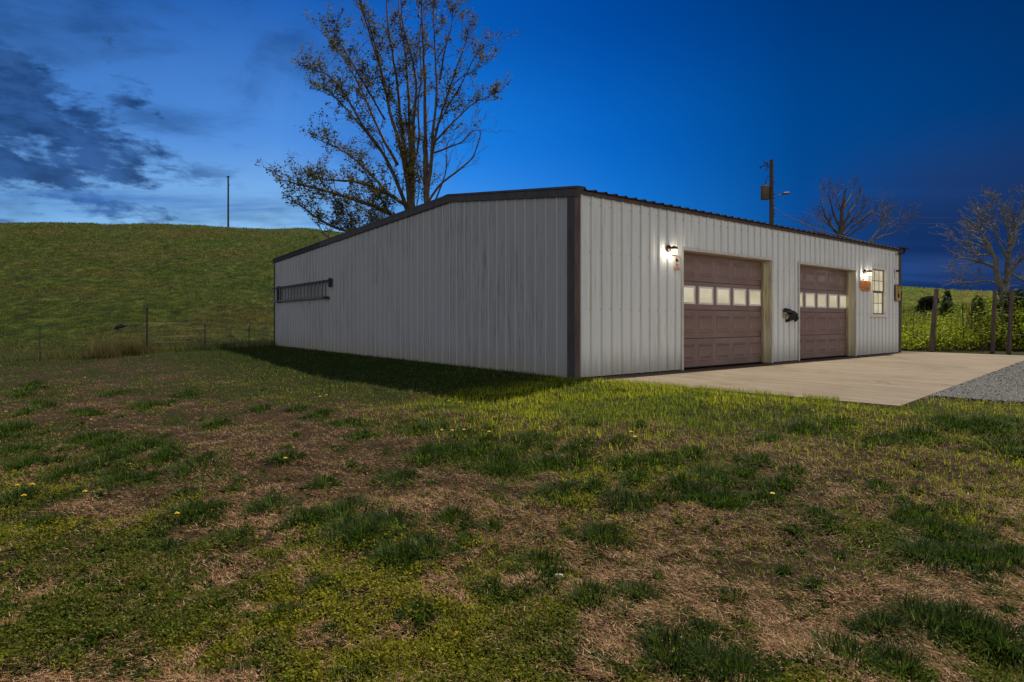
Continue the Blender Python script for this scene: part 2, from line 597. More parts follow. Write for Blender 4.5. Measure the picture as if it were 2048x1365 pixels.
def ground_mat(N):
    g = objc(N)
    at = N.n('ShaderNodeAttribute', attribute_name='tint')
    s = N.n('ShaderNodeSeparateColor'); N.put(s.inputs[0], at.outputs['Color'])
    green, hill, bare = s.outputs
    n_f = N.noise(g, 75, 5, 0.75)
    n_m = N.noise(g, 9, 5, 0.65)
    n_l = N.noise(g, 0.12, 5, 0.6, 0.5)
    n_h = N.noise(N.mapping(g, (1, 0.8, 1)), 1.6, 9, 0.78)
    soil = N.ramp(n_f, [(0.40, (0.014, 0.008, 0.004)), (0.56, (0.050, 0.030, 0.015)), (0.70, (0.18, 0.115, 0.058))])
    grn = N.ramp(n_f, [(0.40, (0.008, 0.009, 0.002)), (0.57, (0.030, 0.034, 0.005)), (0.72, (0.10, 0.105, 0.012))])
    near = N.mix(green, soil, grn)
    near = N.mix(bare, near, N.ramp(n_m, [(0.35, (0.022, 0.013, 0.008)), (0.65, (0.06, 0.037, 0.022))]))
    hg = N.ramp(n_h, [(0.36, (0.012, 0.018, 0.002)), (0.47, (0.034, 0.048, 0.005)), (0.56, (0.070, 0.086, 0.010)), (0.66, (0.16, 0.16, 0.035))])
    hb = N.ramp(n_h, [(0.36, (0.022, 0.018, 0.005)), (0.5, (0.070, 0.058, 0.014)), (0.66, (0.17, 0.135, 0.045))])
    hc = N.mix(N.ss(n_l, 0.42, 0.66), hg, hb)
    sx = N.n('ShaderNodeSeparateXYZ'); N.put(sx.inputs[0], g)
    east = N.ss(sx.outputs[0], 0.0, 50.0)
    hc = N.mix(1.0, hc, N.mix(east, (0.74, 0.84, 0.52, 1), (1.6, 1.65, 0.9, 1)), 'MULTIPLY')
    c = N.mix(hill, near, hc)
    bmp = N.math('ADD', N.math('MULTIPLY', n_f, 0.35), N.math('MULTIPLY', n_h, N.math('MULTIPLY', hill, 6.0)))
    return principled(N, c, 0.95, 0, bmp, 0.9, 0.05, 0.1)


M['ground'] = mat('lawn and pasture ground', ground_mat)


def concrete_mat(N):
    g = objc(N)      # object space: x along the wall, y out from it
    str_ = N.noise(N.mapping(g, (9, 0.35, 1)), 2.0, 6, 0.7)
    str2 = N.noise(N.mapping(g, (28, 0.6, 1)), 2.0, 4, 0.7)
    blot = N.noise(g, 0.5, 5, 0.6, 0.4)
    sp = N.noise(g, 7, 5, 0.7)
    c = N.mix(N.ss(blot, 0.35, 0.7), (0.20, 0.155, 0.108, 1), (0.25, 0.197, 0.14, 1))
    k = N.math('ADD', N.math('MULTIPLY', str_, 0.6), N.math('MULTIPLY', str2, 0.4))
    c = N.mix(N.math('MULTIPLY', N.ss(k, 0.50, 0.42), 0.65), c, (0.12, 0.082, 0.052, 1))
    c = N.mix(N.math('MULTIPLY', N.ss(k, 0.52, 0.60), 0.5), c, (0.38, 0.32, 0.235, 1))
    c = N.mix(N.math('MULTIPLY', N.ss(sp, 0.66, 0.74), 0.5), c, (0.22, 0.13, 0.07, 1))
    bl2 = N.noise(g, 1.3, 6, 0.65, 0.8)
    c = N.mix(N.math('MULTIPLY', N.ss(bl2, 0.54, 0.68), 0.55), c, (0.13, 0.088, 0.055, 1))
    sj = N.n('ShaderNodeSeparateXYZ'); N.put(sj.inputs[0], g)
    for xj in (3.95, 7.9):
        jl = N.ss(N.math('ABSOLUTE', N.math('SUBTRACT', N.math('ADD', sj.outputs[0], N.math('MULTIPLY', sp, 0.012)), xj)), 0.022, 0.008)
        c = N.mix(N.math('MULTIPLY', jl, 0.7), c, (0.07, 0.045, 0.03, 1))
    edge = N.noise(N.mapping(g, (3, 0.3, 1)), 2.4, 5, 0.7)
    sy = N.n('ShaderNodeSeparateXYZ'); N.put(sy.inputs[0], g)
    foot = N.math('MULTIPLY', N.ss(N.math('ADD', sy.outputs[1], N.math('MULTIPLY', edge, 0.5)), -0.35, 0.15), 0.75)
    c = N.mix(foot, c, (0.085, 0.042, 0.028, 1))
    return principled(N, c, 0.85, 0, k, 0.5, 0.015, 0.2)


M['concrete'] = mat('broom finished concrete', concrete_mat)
M['gravel_bed'] = mat('gravel bed', lambda N: principled(
    N, N.ramp(N.noise(objc(N), 25, 6, 0.75), [(0.35, (0.02, 0.019, 0.018)), (0.55, (0.07, 0.067, 0.064)), (0.7, (0.14, 0.133, 0.125))]), 0.9, 0,
    N.noise(objc(N), 40, 4, 0.7), 1.0, 0.03))


def stone_m(N):
    at = N.n('ShaderNodeAttribute', attribute_name='tint')
    return principled(N, at.outputs['Color'], 0.85)


M['stone'] = mat('crushed stone', stone_m)

# ------------------------------------------------------------------ terrain sheet
COVER_V = [700, 740, 780, 820, 860, 900, 950, 1000, 1050, 1100, 1150, 1200, 1260, 1365]
COVER_U = [0, 256, 512, 768, 1024, 1280, 1536, 1792, 2048]
COVER = np.array([
    [1, 1, 1, 1, 1, 1, 1, 1, 1],
    [.85, .4, .9, .95, 1, 1, 1, 1, 1],
    [.55, .65, .85, .85, .9, 1, 1, 1, 1],
    [.6, .25, .3, .45, .85, .95, .9, .9, 1],
    [.6, .4, .3, .28, .25, .18, .65, .6, .95],
    [.8, .4, .12, .2, .6, .3, .12, .1, .4],
    [.7, .5, .1, .35, .35, .55, .3, .08, .1],
    [.65, .2, .1, .2, .3, .5, .2, .2, .55],
    [.8, .5, .3, .5, .15, .25, .08, .35, .3],
    [.8, .8, .6, .55, .3, .15, .05, .2, .45],
    [.8, .85, .75, .8, .4, .1, .02, .08, .3],
    [.7, .85, .85, .9, .6, .15, .08, .08, .1],
    [.55, .85, .85, .9, .8, .15, .2, .65, .3],
    [.2, .45, .85, .85, .85, .5, .3, .6, .6]])


TUFTS = [(395, 935, 120), (545, 1015, 80), (60, 930, 90), (20, 905, 80), (210, 925, 70), (240, 965, 100), (130, 955, 80), (365, 990, 40), (390, 1028, 90), (430, 1020, 50), (650, 972, 60),
         (570, 918, 60), (690, 1030, 130), (700, 1070, 170), (610, 1040, 80), (800, 1120, 100), (860, 1105, 90), (905, 1045, 90), (985, 1060, 45), (935, 1085, 50), (800, 965, 90),
         (850, 915, 110), (900, 905, 90), (960, 905, 90), (1000, 925, 70), (1000, 945, 80), (1090, 935, 80), (1150, 925, 110), (1120, 990, 90), (1190, 980, 60), (1265, 1010, 90), (1235, 1000, 60),
         (1270, 960, 60), (1250, 930, 70), (1310, 925, 80), (1205, 1080, 95), (1080, 1135, 95), (1090, 1170, 50), (985, 1185, 60), (1040, 1195, 60), (1185, 1205, 100), (1280, 1195, 80),
         (1490, 950, 60), (1565, 973, 60), (1590, 945, 50), (1400, 1000, 90), (1450, 1008, 90), (1440, 965, 60), (1400, 955, 70), (1360, 970, 60), (1540, 1000, 60), (1760, 978, 55),
         (1640, 1035, 60), (1665, 1060, 50), (1590, 1065, 40), (1845, 1040, 100), (1880, 1075, 110), (1850, 1118, 100), (1910, 1120, 110), (1960, 1130, 110), (2030, 1125, 100), (1940, 1080, 70),
         (1470, 1200, 60), (1400, 1280, 80), (1340, 1320, 130), (1420, 1345, 120), (1480, 1360, 120), (1560, 1340, 60), (1850, 1250, 130), (1930, 1265, 130), (2010, 1300, 120), (1760, 1260, 90),
         (1700, 1320, 110), (1800, 1345, 110), (720, 875, 50), (640, 830, 60), (690, 850, 70), (180, 830, 60), (230, 790, 50), (300, 815, 80), (370, 790, 60), (40, 1000, 90), (20, 860, 80),
         (90, 815, 90), (430, 850, 60), (520, 820, 50), (590, 820, 40), (1185, 850, 35), (1280, 850, 35), (1240, 885, 50), (1385, 910, 60), (60, 780, 80), (1515, 925, 60),
         (830, 865, 60), (880, 860, 60), (930, 870, 80), (1160, 895, 70), (1060, 880, 60), (280, 895, 110), (180, 880, 90), (340, 905, 70), (90, 1050, 60), (330, 1100, 60), (470, 1080, 60),
         (1780, 880, 80), (1840, 870, 90), (1900, 850, 100), (1980, 860, 120), (2030, 890, 100), (1600, 860, 70), (1680, 850, 60), (1540, 880, 50), (640, 1180, 60), (560, 1240, 70), (840, 1240, 80)]


TB = np.random.default_rng(3)
TUFTS += [(u + TB.uniform(-0.7, 0.7) * w, v + TB.uniform(-0.18, 0.22) * w, w * TB.uniform(0.3, 0.55)) for (u, v, w) in list(TUFTS) if w > 55 for _ in range(2)]


for _ in range(380):
    _v = 775 + 590 * TB.random() ** 0.9
    TUFTS.append((TB.uniform(-40, 2100), _v, TB.uniform(10, 34) * (0.6 + (_v - 700) / 700)))


def project(x, y, z):
    y = np.maximum(y, 0.3)
    return CX + F * x / y, HY + F * (CAMH - z) / y


def cover_at(x, y):
    """how much of the lawn is green (1) or dead thatch (0)"""
    z = ground_z(x, y, False)
    u, v = project(x, y, z)
    u = np.clip(u, 0, 2048); v = np.clip(v, 700, 1365)
    iu = np.clip(u / 256, 0, 7.999); ui = iu.astype(int); fu = iu - ui
    vi = np.clip(np.searchsorted(COVER_V, v) - 1, 0, len(COVER_V) - 2)
    cvv = np.array(COVER_V)
    fv = (v - cvv[vi]) / (cvv[vi + 1] - cvv[vi])
    c = (COVER[vi, ui] * (1 - fu) + COVER[vi, ui + 1] * fu) * (1 - fv) + (COVER[vi + 1, ui] * (1 - fu) + COVER[vi + 1, ui + 1] * fu) * fv
    n = fbm(x * 2.3 + 40, y * 1.9 + 9, 4, 0.6)
    n = (n - 0.5) * 2.6
    n2 = (fbm(x * 7 + 4, y * 6 + 9, 3, 0.6) - 0.5) * 2.6
    halo = 0
    for (tu, tv, tw_) in TUFTS:
        if tw_ < 70: continue
        sel = np.abs(v - tv) < tw_
        d2 = ((u - tu - tw_ * 0.3) / (tw_ * 0.75)) ** 2 + ((v - tv) / (tw_ * 0.24)) ** 2
        halo = np.maximum(halo, np.exp(-d2))
    return smooth(0.34, 0.66, c + n * 0.55 + n2 * 0.38 + 0.12 * halo)


def bare_at(x, y):
    n = fbm(x * 1.3 + 80, y * 2.6 + 3, 4, 0.6)
    z = ground_z(x, y, False)
    u, v = project(x, y, z)
    w = np.exp(-((u - 1560) / 220) ** 2 - ((v - 1120) / 70) ** 2) + 0.9 * np.exp(-((u - 1980) / 160) ** 2 - ((v - 925) / 28) ** 2) \
        + 0.7 * np.exp(-((u - 120) / 200) ** 2 - ((v - 1320) / 50) ** 2) + 0.7 * np.exp(-((u - 1830) / 120) ** 2 - ((v - 850) / 22) ** 2) \
        + 0.5 * np.exp(-((u - 1680) / 80) ** 2 - ((v - 945) / 22) ** 2) + 0.6 * np.exp(-((u - 1380) / 120) ** 2 - ((v - 1260) / 50) ** 2)
    return smooth(0.5, 0.8, n * 0.75 + w * 0.42)


def make_ground():
    angs = np.concatenate([np.linspace(-math.pi, -0.80, 60)[:-1], np.linspace(-0.80, 0.80, 560), np.linspace(0.80, math.pi, 60)[1:]])
    rads = np.concatenate([[0.15, 0.5, 0.9], np.geomspace(1.2, 14, 330), np.geomspace(14.2, 170, 240), np.geomspace(175, 900, 24)])
    A, Rr = np.meshgrid(angs, rads)
    X = Rr * np.sin(A); Y = Rr * np.cos(A)
    Z = ground_z(X, Y)
    Z = np.where(Rr > 260, Z - (Rr - 260) * 0.02, Z)
    V = np.stack([X, Y, Z], -1).reshape(-1, 3)
    nr, na = A.shape
    i = np.arange(nr - 1)[:, None] * na; j = np.arange(na - 1)[None, :]
    a = (i + j).ravel()
    Fc = np.stack([a, a + 1, a + 1 + na, a + na], 1)[:, ::-1]
    x, y = V[:, 0], V[:, 1]
    g = cover_at(x, y)
    hill = np.clip(smooth(14.5, 22, y) * smooth(-7.5, -9.5, x) + smooth(24, 32, y), 0, 1)
    g = np.where(y < 0.3, 0.5, g)
    b = bare_at(x, y) * (y < 12)
    me = mesh_np('ground', V, Fc, np.stack([g, hill, b], 1), 4, True)
    # close the centre
    o = link('ground', me, M['ground'])
    tag(o, kind='structure')
    return o


make_ground()


# ------------------------------------------------------------------ slab, strip, drive (real sheets with thickness)
def slab(name, pts, z0, z1, m, sub=None):
    mb = MB()
    mb.prism([(p[0], p[1]) for p in pts], z0, z1, 'z')
    o = mb.build(name, m, None, False)
    tag(o, kind='structure')
    return o


def w2l(p):
    d = Vector((p[0], p[1])) - C0
    return (d.dot(R2), d.dot(L2))


def l2w(x, y, z=0.0):
    q = C0 + R2 * x + L2 * y
    return Vector((q.x, q.y, z))


PA = w2l(ground_pt(1222, 762)); PB = w2l(ground_pt(1800, 812)); PC = w2l(ground_pt(2048, 721.5))
PF = w2l(ground_pt(1797, 702.5)); PG = w2l(ground_pt(2048, 711.5))
ext = lambda a, b, t: (a[0] + (b[0] - a[0]) * t, a[1] + (b[1] - a[1]) * t)
PC2 = ext(PB, PC, 1.18); PG2 = ext(PF, PG, 1.16)
print('slab', PA, PB, PC2, PG2, PF)
mb = MB()
mb.prism([(PA[0], 0.0), (PA[0], PA[1]), PB, PC2, PG2, PF, (LEN + 0.02, 0.02)], -0.12, 0.0, 'z')
slab_o = mb.build('concrete_slab', M['concrete'])
slab_o.location = (C0.x, C0.y, 0); slab_o.rotation_euler = (0, 0, ROT)
tag(slab_o, kind='structure')
# gravel drive at the right
GA = ground_pt(1837, 794, -0.03); GB = ground_pt(2048, 809, -0.03)
gdir = (GB - GA)
gp = [w2l(GA), w2l(GA + gdir * 7), (w2l(GA + gdir * 7)[0] + 22, w2l(GA + gdir * 7)[1] + 2), PC2, ext(PB, PC, 0.1)]
mb = MB(); mb.prism(gp, -0.16, -0.02, 'z')
gr = mb.build('gravel_drive', M['gravel_bed'])
gr.location = (C0.x, C0.y, 0); gr.rotation_euler = (0, 0, ROT)
tag(gr, kind='structure')


def in_poly(px, py, poly):
    inside = np.zeros(len(px), bool)
    n = len(poly)
    for i in range(n):
        x1, y1 = poly[i]; x2, y2 = poly[(i + 1) % n]
        c = ((y1 > py) != (y2 > py)) & (px < (x2 - x1) * (py - y1) / (y2 - y1 + 1e-12) + x1)
        inside ^= c
    return inside


SLAB_POLY = [(PA[0], 0.0), PA, PB, PC2, PG2, PF, (LEN, 0)]


def local_xy(x, y):
    rx = x - C0.x; ry = y - C0.y
    return rx * R2.x + ry * R2.y, rx * L2.x + ry * L2.y


def blocked(x, y, pad=0.0):
    lx, ly = local_xy(x, y)
    b = (lx > -0.03) & (lx < LEN) & (ly > -0.03) & (ly < WID)
    b |= in_poly(lx, ly, SLAB_POLY)
    b |= in_poly(lx, ly, gp)
    return b


# loose stones on the drive
def stones():
    n = 26000
    lx0, ly0 = gp[0]
    u = RNG.uniform(1830, 2180, n * 2); v = 722 + (812 - 722) * RNG.random(n * 2)
    Z = (CAMH + 0.02) * F / (v - HY); X = (u - CX) / F * Z
    lx, ly = local_xy(X, Z)
    k = in_poly(lx, ly, gp)
    X, Z = X[k][:n], Z[k][:n]
    m = len(X)
    X = X + RNG.normal(0, 0.05, m) * (RNG.random(m) < 0.3); Z = Z + RNG.normal(0, 0.06, m) * (RNG.random(m) < 0.3)
    lx, ly = local_xy(X, Z)
    k = ~in_poly(lx, ly, SLAB_POLY); X, Z, lx, ly = X[k], Z[k], lx[k], ly[k]; m = len(X)
    zbed = np.where(in_poly(lx, ly, gp), -0.018, ground_z(X, Z))
    s = RNG.uniform(0.010, 0.026, m) * (0.6 + 0.05 * Z)
    base = np.array([[1, 0, 0], [-.3, .95, 0], [-.6, -.8, 0], [0, 0, .8], [0.1, 0.1, -0.5]])
    fc = np.array([[0, 1, 3], [1, 2, 3], [2, 0, 3], [1, 0, 4], [2, 1, 4], [0, 2, 4]])
    a = RNG.uniform(0, 6.28, m)
    P = base[None] * s[:, None, None] * RNG.uniform(0.6, 1.3, (m, 5, 1))
    ca, sa = np.cos(a)[:, None], np.sin(a)[:, None]
    x = P[..., 0] * ca - P[..., 1] * sa; y = P[..., 0] * sa + P[..., 1] * ca
    V = np.stack([x + X[:, None], y + Z[:, None], P[..., 2] + zbed[:, None] + s[:, None] * 0.2], -1).reshape(-1, 3)
    Fc = (fc[None] + (np.arange(m) * 5)[:, None, None]).reshape(-1, 3)
    g = RNG.uniform(0.025, 0.155, m)
    c = np.stack([g * 1.0, g * 0.96, g * 0.93], 1)
    me = mesh_np('gravel', V, Fc, np.repeat(c, 5, 0), 3)
    o = link('gravel', me, M['stone'])
    tag(o, 'loose pale grey crushed stone spread over the drive beside the concrete', 'gravel', kind='stuff')


stones()

# ------------------------------------------------------------------ the building
B = empty('metal_garage', (C0.x, C0.y, 0), ROT)
tag(B, 'low off white ribbed metal garage with dark brown trim and two brown roll up doors', 'garage')


def roof_z(y):
    return EAVE + (RIDGE_Z - EAVE) * y / RIDGE if y < RIDGE else RIDGE_Z + (EAVE_B - RIDGE_Z) * (y - RIDGE) / (WID - RIDGE)


def rib_profile(s0, s1, sp, h=0.027):
    """points (s, out) of a ribbed sheet between s0 and s1; major ribs on multiples of sp, two minor ribs between"""
    pts = [(s0, 0.0)]
    k0 = int(math.floor(s0 / sp)) - 1
    for k in range(k0, int(s1 / sp) + 2):
        c = (k + 0.5) * sp
        for ds, o in ((-0.027, 0), (-0.012, h), (0.012, h), (0.027, 0),
                      (sp * .33 - .010, 0), (sp * .33, h * .2), (sp * .33 + .010, 0),
                      (sp * .66 - .010, 0), (sp * .66, h * .2), (sp * .66 + .010, 0)):
            p = c + ds
            if s0 + 1e-4 < p < s1 - 1e-4:
                pts.append((p, o))
    pts.append((s1, 0.0))
    pts.sort()
    return pts


def sheet(ptsfn, prof, z0, z1fn, out):
    """ptsfn(s, out, z) -> local point"""
    mb = MB()
    n = len(prof)
    vs = [ptsfn(s, o + out, z0) for s, o in prof] + [ptsfn(s, o + out, z1fn(s)) for s, o in prof]
    mb.add(vs, [(i, i + 1, i + 1 + n, i + n) for i in range(n - 1)])
    return mb


# door 1, door 2, window openings in local coordinates of the door wall
d1x0, d1z = on_door(1364.5, 501)
d1x1, _ = on_door(1541, 520)
d2x0, d2z = on_door(1597, 528)
d2x1, _ = on_door(1709, 541)
wx0, wz1 = on_door(1742, 538)
wx1, _ = on_door(1769, 538)
_, wz0 = on_door(1742, 629)
print('doors', d1x0, d1x1, d1z, d2x0, d2x1, d2z, 'win', wx0, wx1, wz0, wz1, 'd2z right', on_door(1709, 541))
DZ = (d1z + d2z) / 2
d1z = d2z = DZ
REC = None
# recess depth from the far jamb of door 1
lo, hi = 0.0, 2.0
for _ in range(40):
    m_ = (lo + hi) / 2
    p = l2w(d1x1, m_)
    if CX + F * p.x / p.y > 1523: lo = m_
    else: hi = m_
REC = lo
print('recess', REC)
openings = [(d1x0, d1x1, 0.0, d1z), (d2x0, d2x1, 0.0, d2z), (wx0, wx1, wz0, wz1)]

# door wall: sheets three ribs wide, cut round the openings
SW = SPAN_D * 4
x = 0.0
k = 0
cuts = [0.0]
while x < LEN - 1e-6:
    x = min(x + SW, LEN); cuts.append(x)
ZB = 0.012
for i in range(len(cuts) - 1):
    a, b_ = cuts[i], cuts[i + 1]
    edges = sorted({a, b_} | {e for o in openings for e in o[:2] if a < e < b_})
    mb = MB()
    for e0, e1 in zip(edges[:-1], edges[1:]):
        mid_ = (e0 + e1) / 2
        zr = [(ZB, EAVE - 0.03)]
        for o in openings:
            if o[0] < mid_ < o[1]:
                new = []
                for z0, z1 in zr:
                    if o[2] > z0 + .02: new.append((z0, min(z1, o[2])))
                    if o[3] < z1: new.append((max(z0, o[3]), z1))
                zr = new
        prof = rib_profile(e0, e1, SPAN_D)
        for z0, z1 in zr:
            s = sheet(lambda s_, o_, z_: (s_, -o_, z_), prof, z0, lambda s_: z1, 0.0015 * (i % 2))
            mb.add(s.v, s.f)
    mb.build('wall_panel', M['door_wall'], B)
# gable wall sheets
SG = SPAN_G * 4
y = 0.0; cuts = [0.0]
while y < WID - 1e-6:
    y = min(y + SG, WID); cuts.append(y)
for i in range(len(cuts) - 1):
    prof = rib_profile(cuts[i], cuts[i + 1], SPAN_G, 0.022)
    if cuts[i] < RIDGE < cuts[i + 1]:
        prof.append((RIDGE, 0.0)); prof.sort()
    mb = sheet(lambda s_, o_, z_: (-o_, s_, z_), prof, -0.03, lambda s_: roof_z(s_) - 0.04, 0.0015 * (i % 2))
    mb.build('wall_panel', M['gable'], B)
# back and right walls (plain ribbed)
mb = sheet(lambda s_, o_, z_: (s_, WID + o_, z_), rib_profile(0, LEN, SPAN_D), -0.03, lambda s_: EAVE_B - 0.04, 0)
mb.build('back_wall', M['door_wall'], B)
pr = rib_profile(0, WID, SPAN_G); pr.append((RIDGE, 0)); pr.sort()
mb = sheet(lambda s_, o_, z_: (LEN + o_, s_, z_), pr, -0.03, lambda s_: roof_z(s_) - 0.04, 0)
mb.build('end_wall', M['door_wall'], B)
# roof sheets, front slope and back slope
x = -0.06
while x < LEN + 0.05:
    x1 = min(x + SPAN_D * 4, LEN + 0.06)
    prof = rib_profile(x, x1, SPAN_D, 0.024)
    n = len(prof)
    for (ya, yb) in ((-0.10, RIDGE), (RIDGE, WID + 0.10)):
        za = roof_z(max(ya, 0)) - (0.013 if ya < 0 else 0)
        zb = roof_z(min(yb, WID)) - (0.003 if yb > WID else 0)
        mb = MB()
        for t_, off in ((0, 0.0), (1, -0.006)):
            pass
        vs = [(s, ya, za + o) for s, o in prof] + [(s, yb, zb + o) for s, o in prof] + \
             [(s, ya, za + o - 0.005) for s, o in prof] + [(s, yb, zb + o - 0.005) for s, o in prof]
        fs = [(i, i + 1, i + 1 + n, i + n) for i in range(n - 1)] + [(i + 2 * n, i + 3 * n, i + 1 + 3 * n, i + 1 + 2 * n) for i in range(n - 1)] + \
             [(i, i + 2 * n, i + 1 + 2 * n, i + 1) for i in range(n - 1)]
        mb.add(vs, fs)
        mb.build('roof_sheet', M['roof'], B)
    x = x1
MB().prism([(RIDGE - 0.16, RIDGE_Z + 0.008), (RIDGE, RIDGE_Z + 0.034), (RIDGE + 0.16, RIDGE_Z + 0.030), (RIDGE + 0.16, RIDGE_Z + 0.024), (RIDGE, RIDGE_Z + 0.028), (RIDGE - 0.16, RIDGE_Z + 0.002)],
          -0.07, LEN + 0.07, 'x').build('ridge_cap', M['roof'], B)
# eave trim along the door wall, thin brown
MB().box(0.0, LEN, -0.045, -0.021, EAVE - 0.075, EAVE - 0.02).build('eave_trim', M['trim_brown'], B)
# rake trim on the gable, three lengths
TH = 0.155


def rake(y0, y1, m, out, th=TH, zup=0.035):
    mb = MB()
    z0, z1 = roof_z(y0), roof_z(y1)
    mb.add([(-0.028 - out, y0, z0 - th + zup), (-0.028 - out, y1, z1 - th + zup), (-0.028 - out, y1, z1 + zup), (-0.028 - out, y0, z0 + zup),
            (-0.023, y0, z0 - th + zup), (-0.023, y1, z1 - th + zup), (0.12, y1, z1 + zup + .004), (0.12, y0, z0 + zup + .004)],
           [(0, 1, 2, 3), (0, 4, 5, 1), (3, 2, 6, 7), (0, 3, 7, 4), (1, 5, 6, 2)])
    return mb.build('rake_trim', m, B)


rake(-0.11, RIDGE - 0.02, M['trim'], 0.022)
rake(RIDGE - 0.02, 10.6, M['trim'], 0.030)
rake(10.6, WID + 0.12, M['trim_black'], 0.024)
# corner trims
MB().box(-0.034, 0.07, -0.034, -0.022, -0.05, EAVE - 0.08).build('corner_trim', M['trim_brown'], B)
MB().box(-0.034, -0.022, -0.022, 0.14, -0.06, EAVE - 0.09).build('corner_trim', M['trim'], B)
MB().box(LEN - 0.10, LEN + 0.034, -0.034, -0.022, -0.02, EAVE - 0.08).add([], []).build('corner_trim', M['trim_brown'], B)
MB().box(LEN + 0.024, LEN + 0.036, -0.022, 0.12, -0.02, EAVE - 0.09).build('corner_trim', M['trim_brown'], B)
MB().box(-0.034, 0.0, WID - 0.08, WID + 0.03, -0.06, EAVE_B - 0.13).build('corner_trim', M['trim_black'], B)
# base rail of the gable
MB().box(-0.024, -0.020, 0.2, WID, -0.05, -0.028).build('base_trim', M['trim'], B)
# screws rows on the door wall and the gable
mb = MB()
for zz in (1.05, 1.93, 2.66):
    for k in range(1, int(LEN / SPAN_D)):
        xx = (k + 0.5) * SPAN_D - 0.04
        if xx < 0.12 or any(o[0] - .12 < xx < o[1] + .12 and o[2] - .1 < zz < o[3] + .1 for o in openings) or xx > LEN - .15: continue
        mb.box(xx - 0.006, xx + 0.006, -0.008, 0.0, zz - 0.006, zz + 0.006)
for zz in (0.95, 1.85, 2.6):
    for k in range(1, int(WID / SPAN_G)):
        yy = (k + 0.5) * SPAN_G - 0.045
        if yy < 0.2: continue
        mb.box(-0.008, 0.0, yy - 0.006, yy + 0.006, zz - 0.006, zz + 0.006)
so_ = mb.build('screws', M['screw'], B); so_['kind'] = 'stuff'

# soil strip along the foot of the wall (left of the slab) is ground; dark joint at the slab
# ---- garage doors
zc_ = DZ


def garage_door(x0, x1, ztop, lab, u_left):
    root = empty('garage_door', (x0, REC, 0)); root.parent = B
    if lab: root['label'] = lab
    w = x1 - x0
    H = ztop - 0.02
    ov = 0.0
    door_z = ztop - 0.11 * 0
    # door wider than the opening on the hinge side: starts behind the left jamb
    L0, L1 = -0.06, w + 0.02
    ncol = 5
    sh = ztop / 4.0
    cw = 0.574; X1 = u_left
    pw, ph = 0.465, sh * 0.60
    # section slab
    prof = [(0, 0), (0, sh - 0.006)]
    sm = None
    for i in range(4):
        z0 = 0.012 + i * sh
        if i == 2:
            # window section: rails and stiles round five panes
            mbs = MB()
            zb, zt = sh * 0.20, sh * 0.84
            mbs.box(L0, L1, 0.0, 0.045, 0.004, zb)
            mbs.box(L0, L1, 0.0, 0.045, zt, sh - 0.004)
            xs = [L0] + [min(X1 + cw * c + s_ * pw / 2, L1 - 0.01) for c in range(5) for s_ in (-1, 1)] + [L1]
            for a in range(0, len(xs), 2):
                mbs.box(xs[a], xs[a + 1], 0.0, 0.045, zb, zt)
            mbs.build('door_section', M['door'], root, loc=(0, 0, z0), bevel=0.003)
            fr = MB(); t_ = 0.036
            h_ = zt - zb
            fr.box(-pw / 2, pw / 2, -0.014, 0.0, 0, t_); fr.box(-pw / 2, pw / 2, -0.014, 0.0, h_ - t_, h_)
            fr.box(-pw / 2, -pw / 2 + t_, -0.014, 0.0, t_, h_ - t_); fr.box(pw / 2 - t_, pw / 2, -0.014, 0.0, t_, h_ - t_)
            frm = fr.mesh('pane_frame'); frm.materials.append(M['frame_white'])
            for c in range(5):
                cx = X1 + cw * c
                link('pane_frame', frm, None, root, (cx, 0, z0 + zb))
                MB().box(-pw / 2 + t_ * .6, pw / 2 - t_ * .6, 0.004, 0.010, t_ * .6, h_ - t_ * .6).build('window_pane', M['pane'], root, loc=(cx, 0, z0 + zb))
        else:
            mbs = MB()
            mbs.box(L0, L1, 0.0, 0.045, 0.004, sh - 0.004)
            mbs.build('door_section', M['door'], root, loc=(0, 0, z0), bevel=0.003)
            for c in range(5):
                link('raised_panel', rp_mesh(pw, ph), M['door'], root, (X1 + cw * c, 0, z0 + sh * 0.5))
            # fine embossed lines above and below the panels
            ln = MB()
            for zz in (0.055, 0.08, sh - 0.055, sh - 0.08):
                ln.box(L0, L1, -0.003, 0.0, zz, zz + 0.008)
            ln.build('section_groove', M['door'], root, loc=(0, 0, z0))
    MB().box(L0, L1, -0.004, 0.03, 0.0, 0.016).build('bottom_seal', M['dark_metal'], root)
    return root


_rp = {}


def rp_mesh(w, h):
    key = (round(w, 3), round(h, 3))
    if key in _rp: return _rp[key]
    mb = MB()
    b = 0.035; d = 0.016
    rings = []
    def ring(iw, out):
        return [(-w / 2 + iw, out, -h / 2 + iw), (w / 2 - iw, out, -h / 2 + iw), (w / 2 - iw, out, h / 2 - iw), (-w / 2 + iw, out, h / 2 - iw)]
    rs = [ring(0, 0.001), ring(0.010, -0.016), ring(0.024, -0.016), ring(0.046, -0.001), ring(0.085, -0.015)]
    vs = [p for r in rs for p in r]
    fs = []
    for k in range(len(rs) - 1):
        for i in range(4):
            fs.append((k * 4 + i, k * 4 + (i + 1) % 4, (k + 1) * 4 + (i + 1) % 4, (k + 1) * 4 + i))
    fs.append(tuple(range((len(rs) - 1) * 4, len(rs) * 4)))
    mb.add(vs, fs)
    me = mb.mesh('raised_panel')
    _rp[key] = me
    return me


garage_door(d1x0, d1x1, DZ, 'wider brown sectional door nearer the corner', 0.415)
garage_door(d2x0, d2x1, DZ, 'brown sectional door nearer the small window', 0.35)


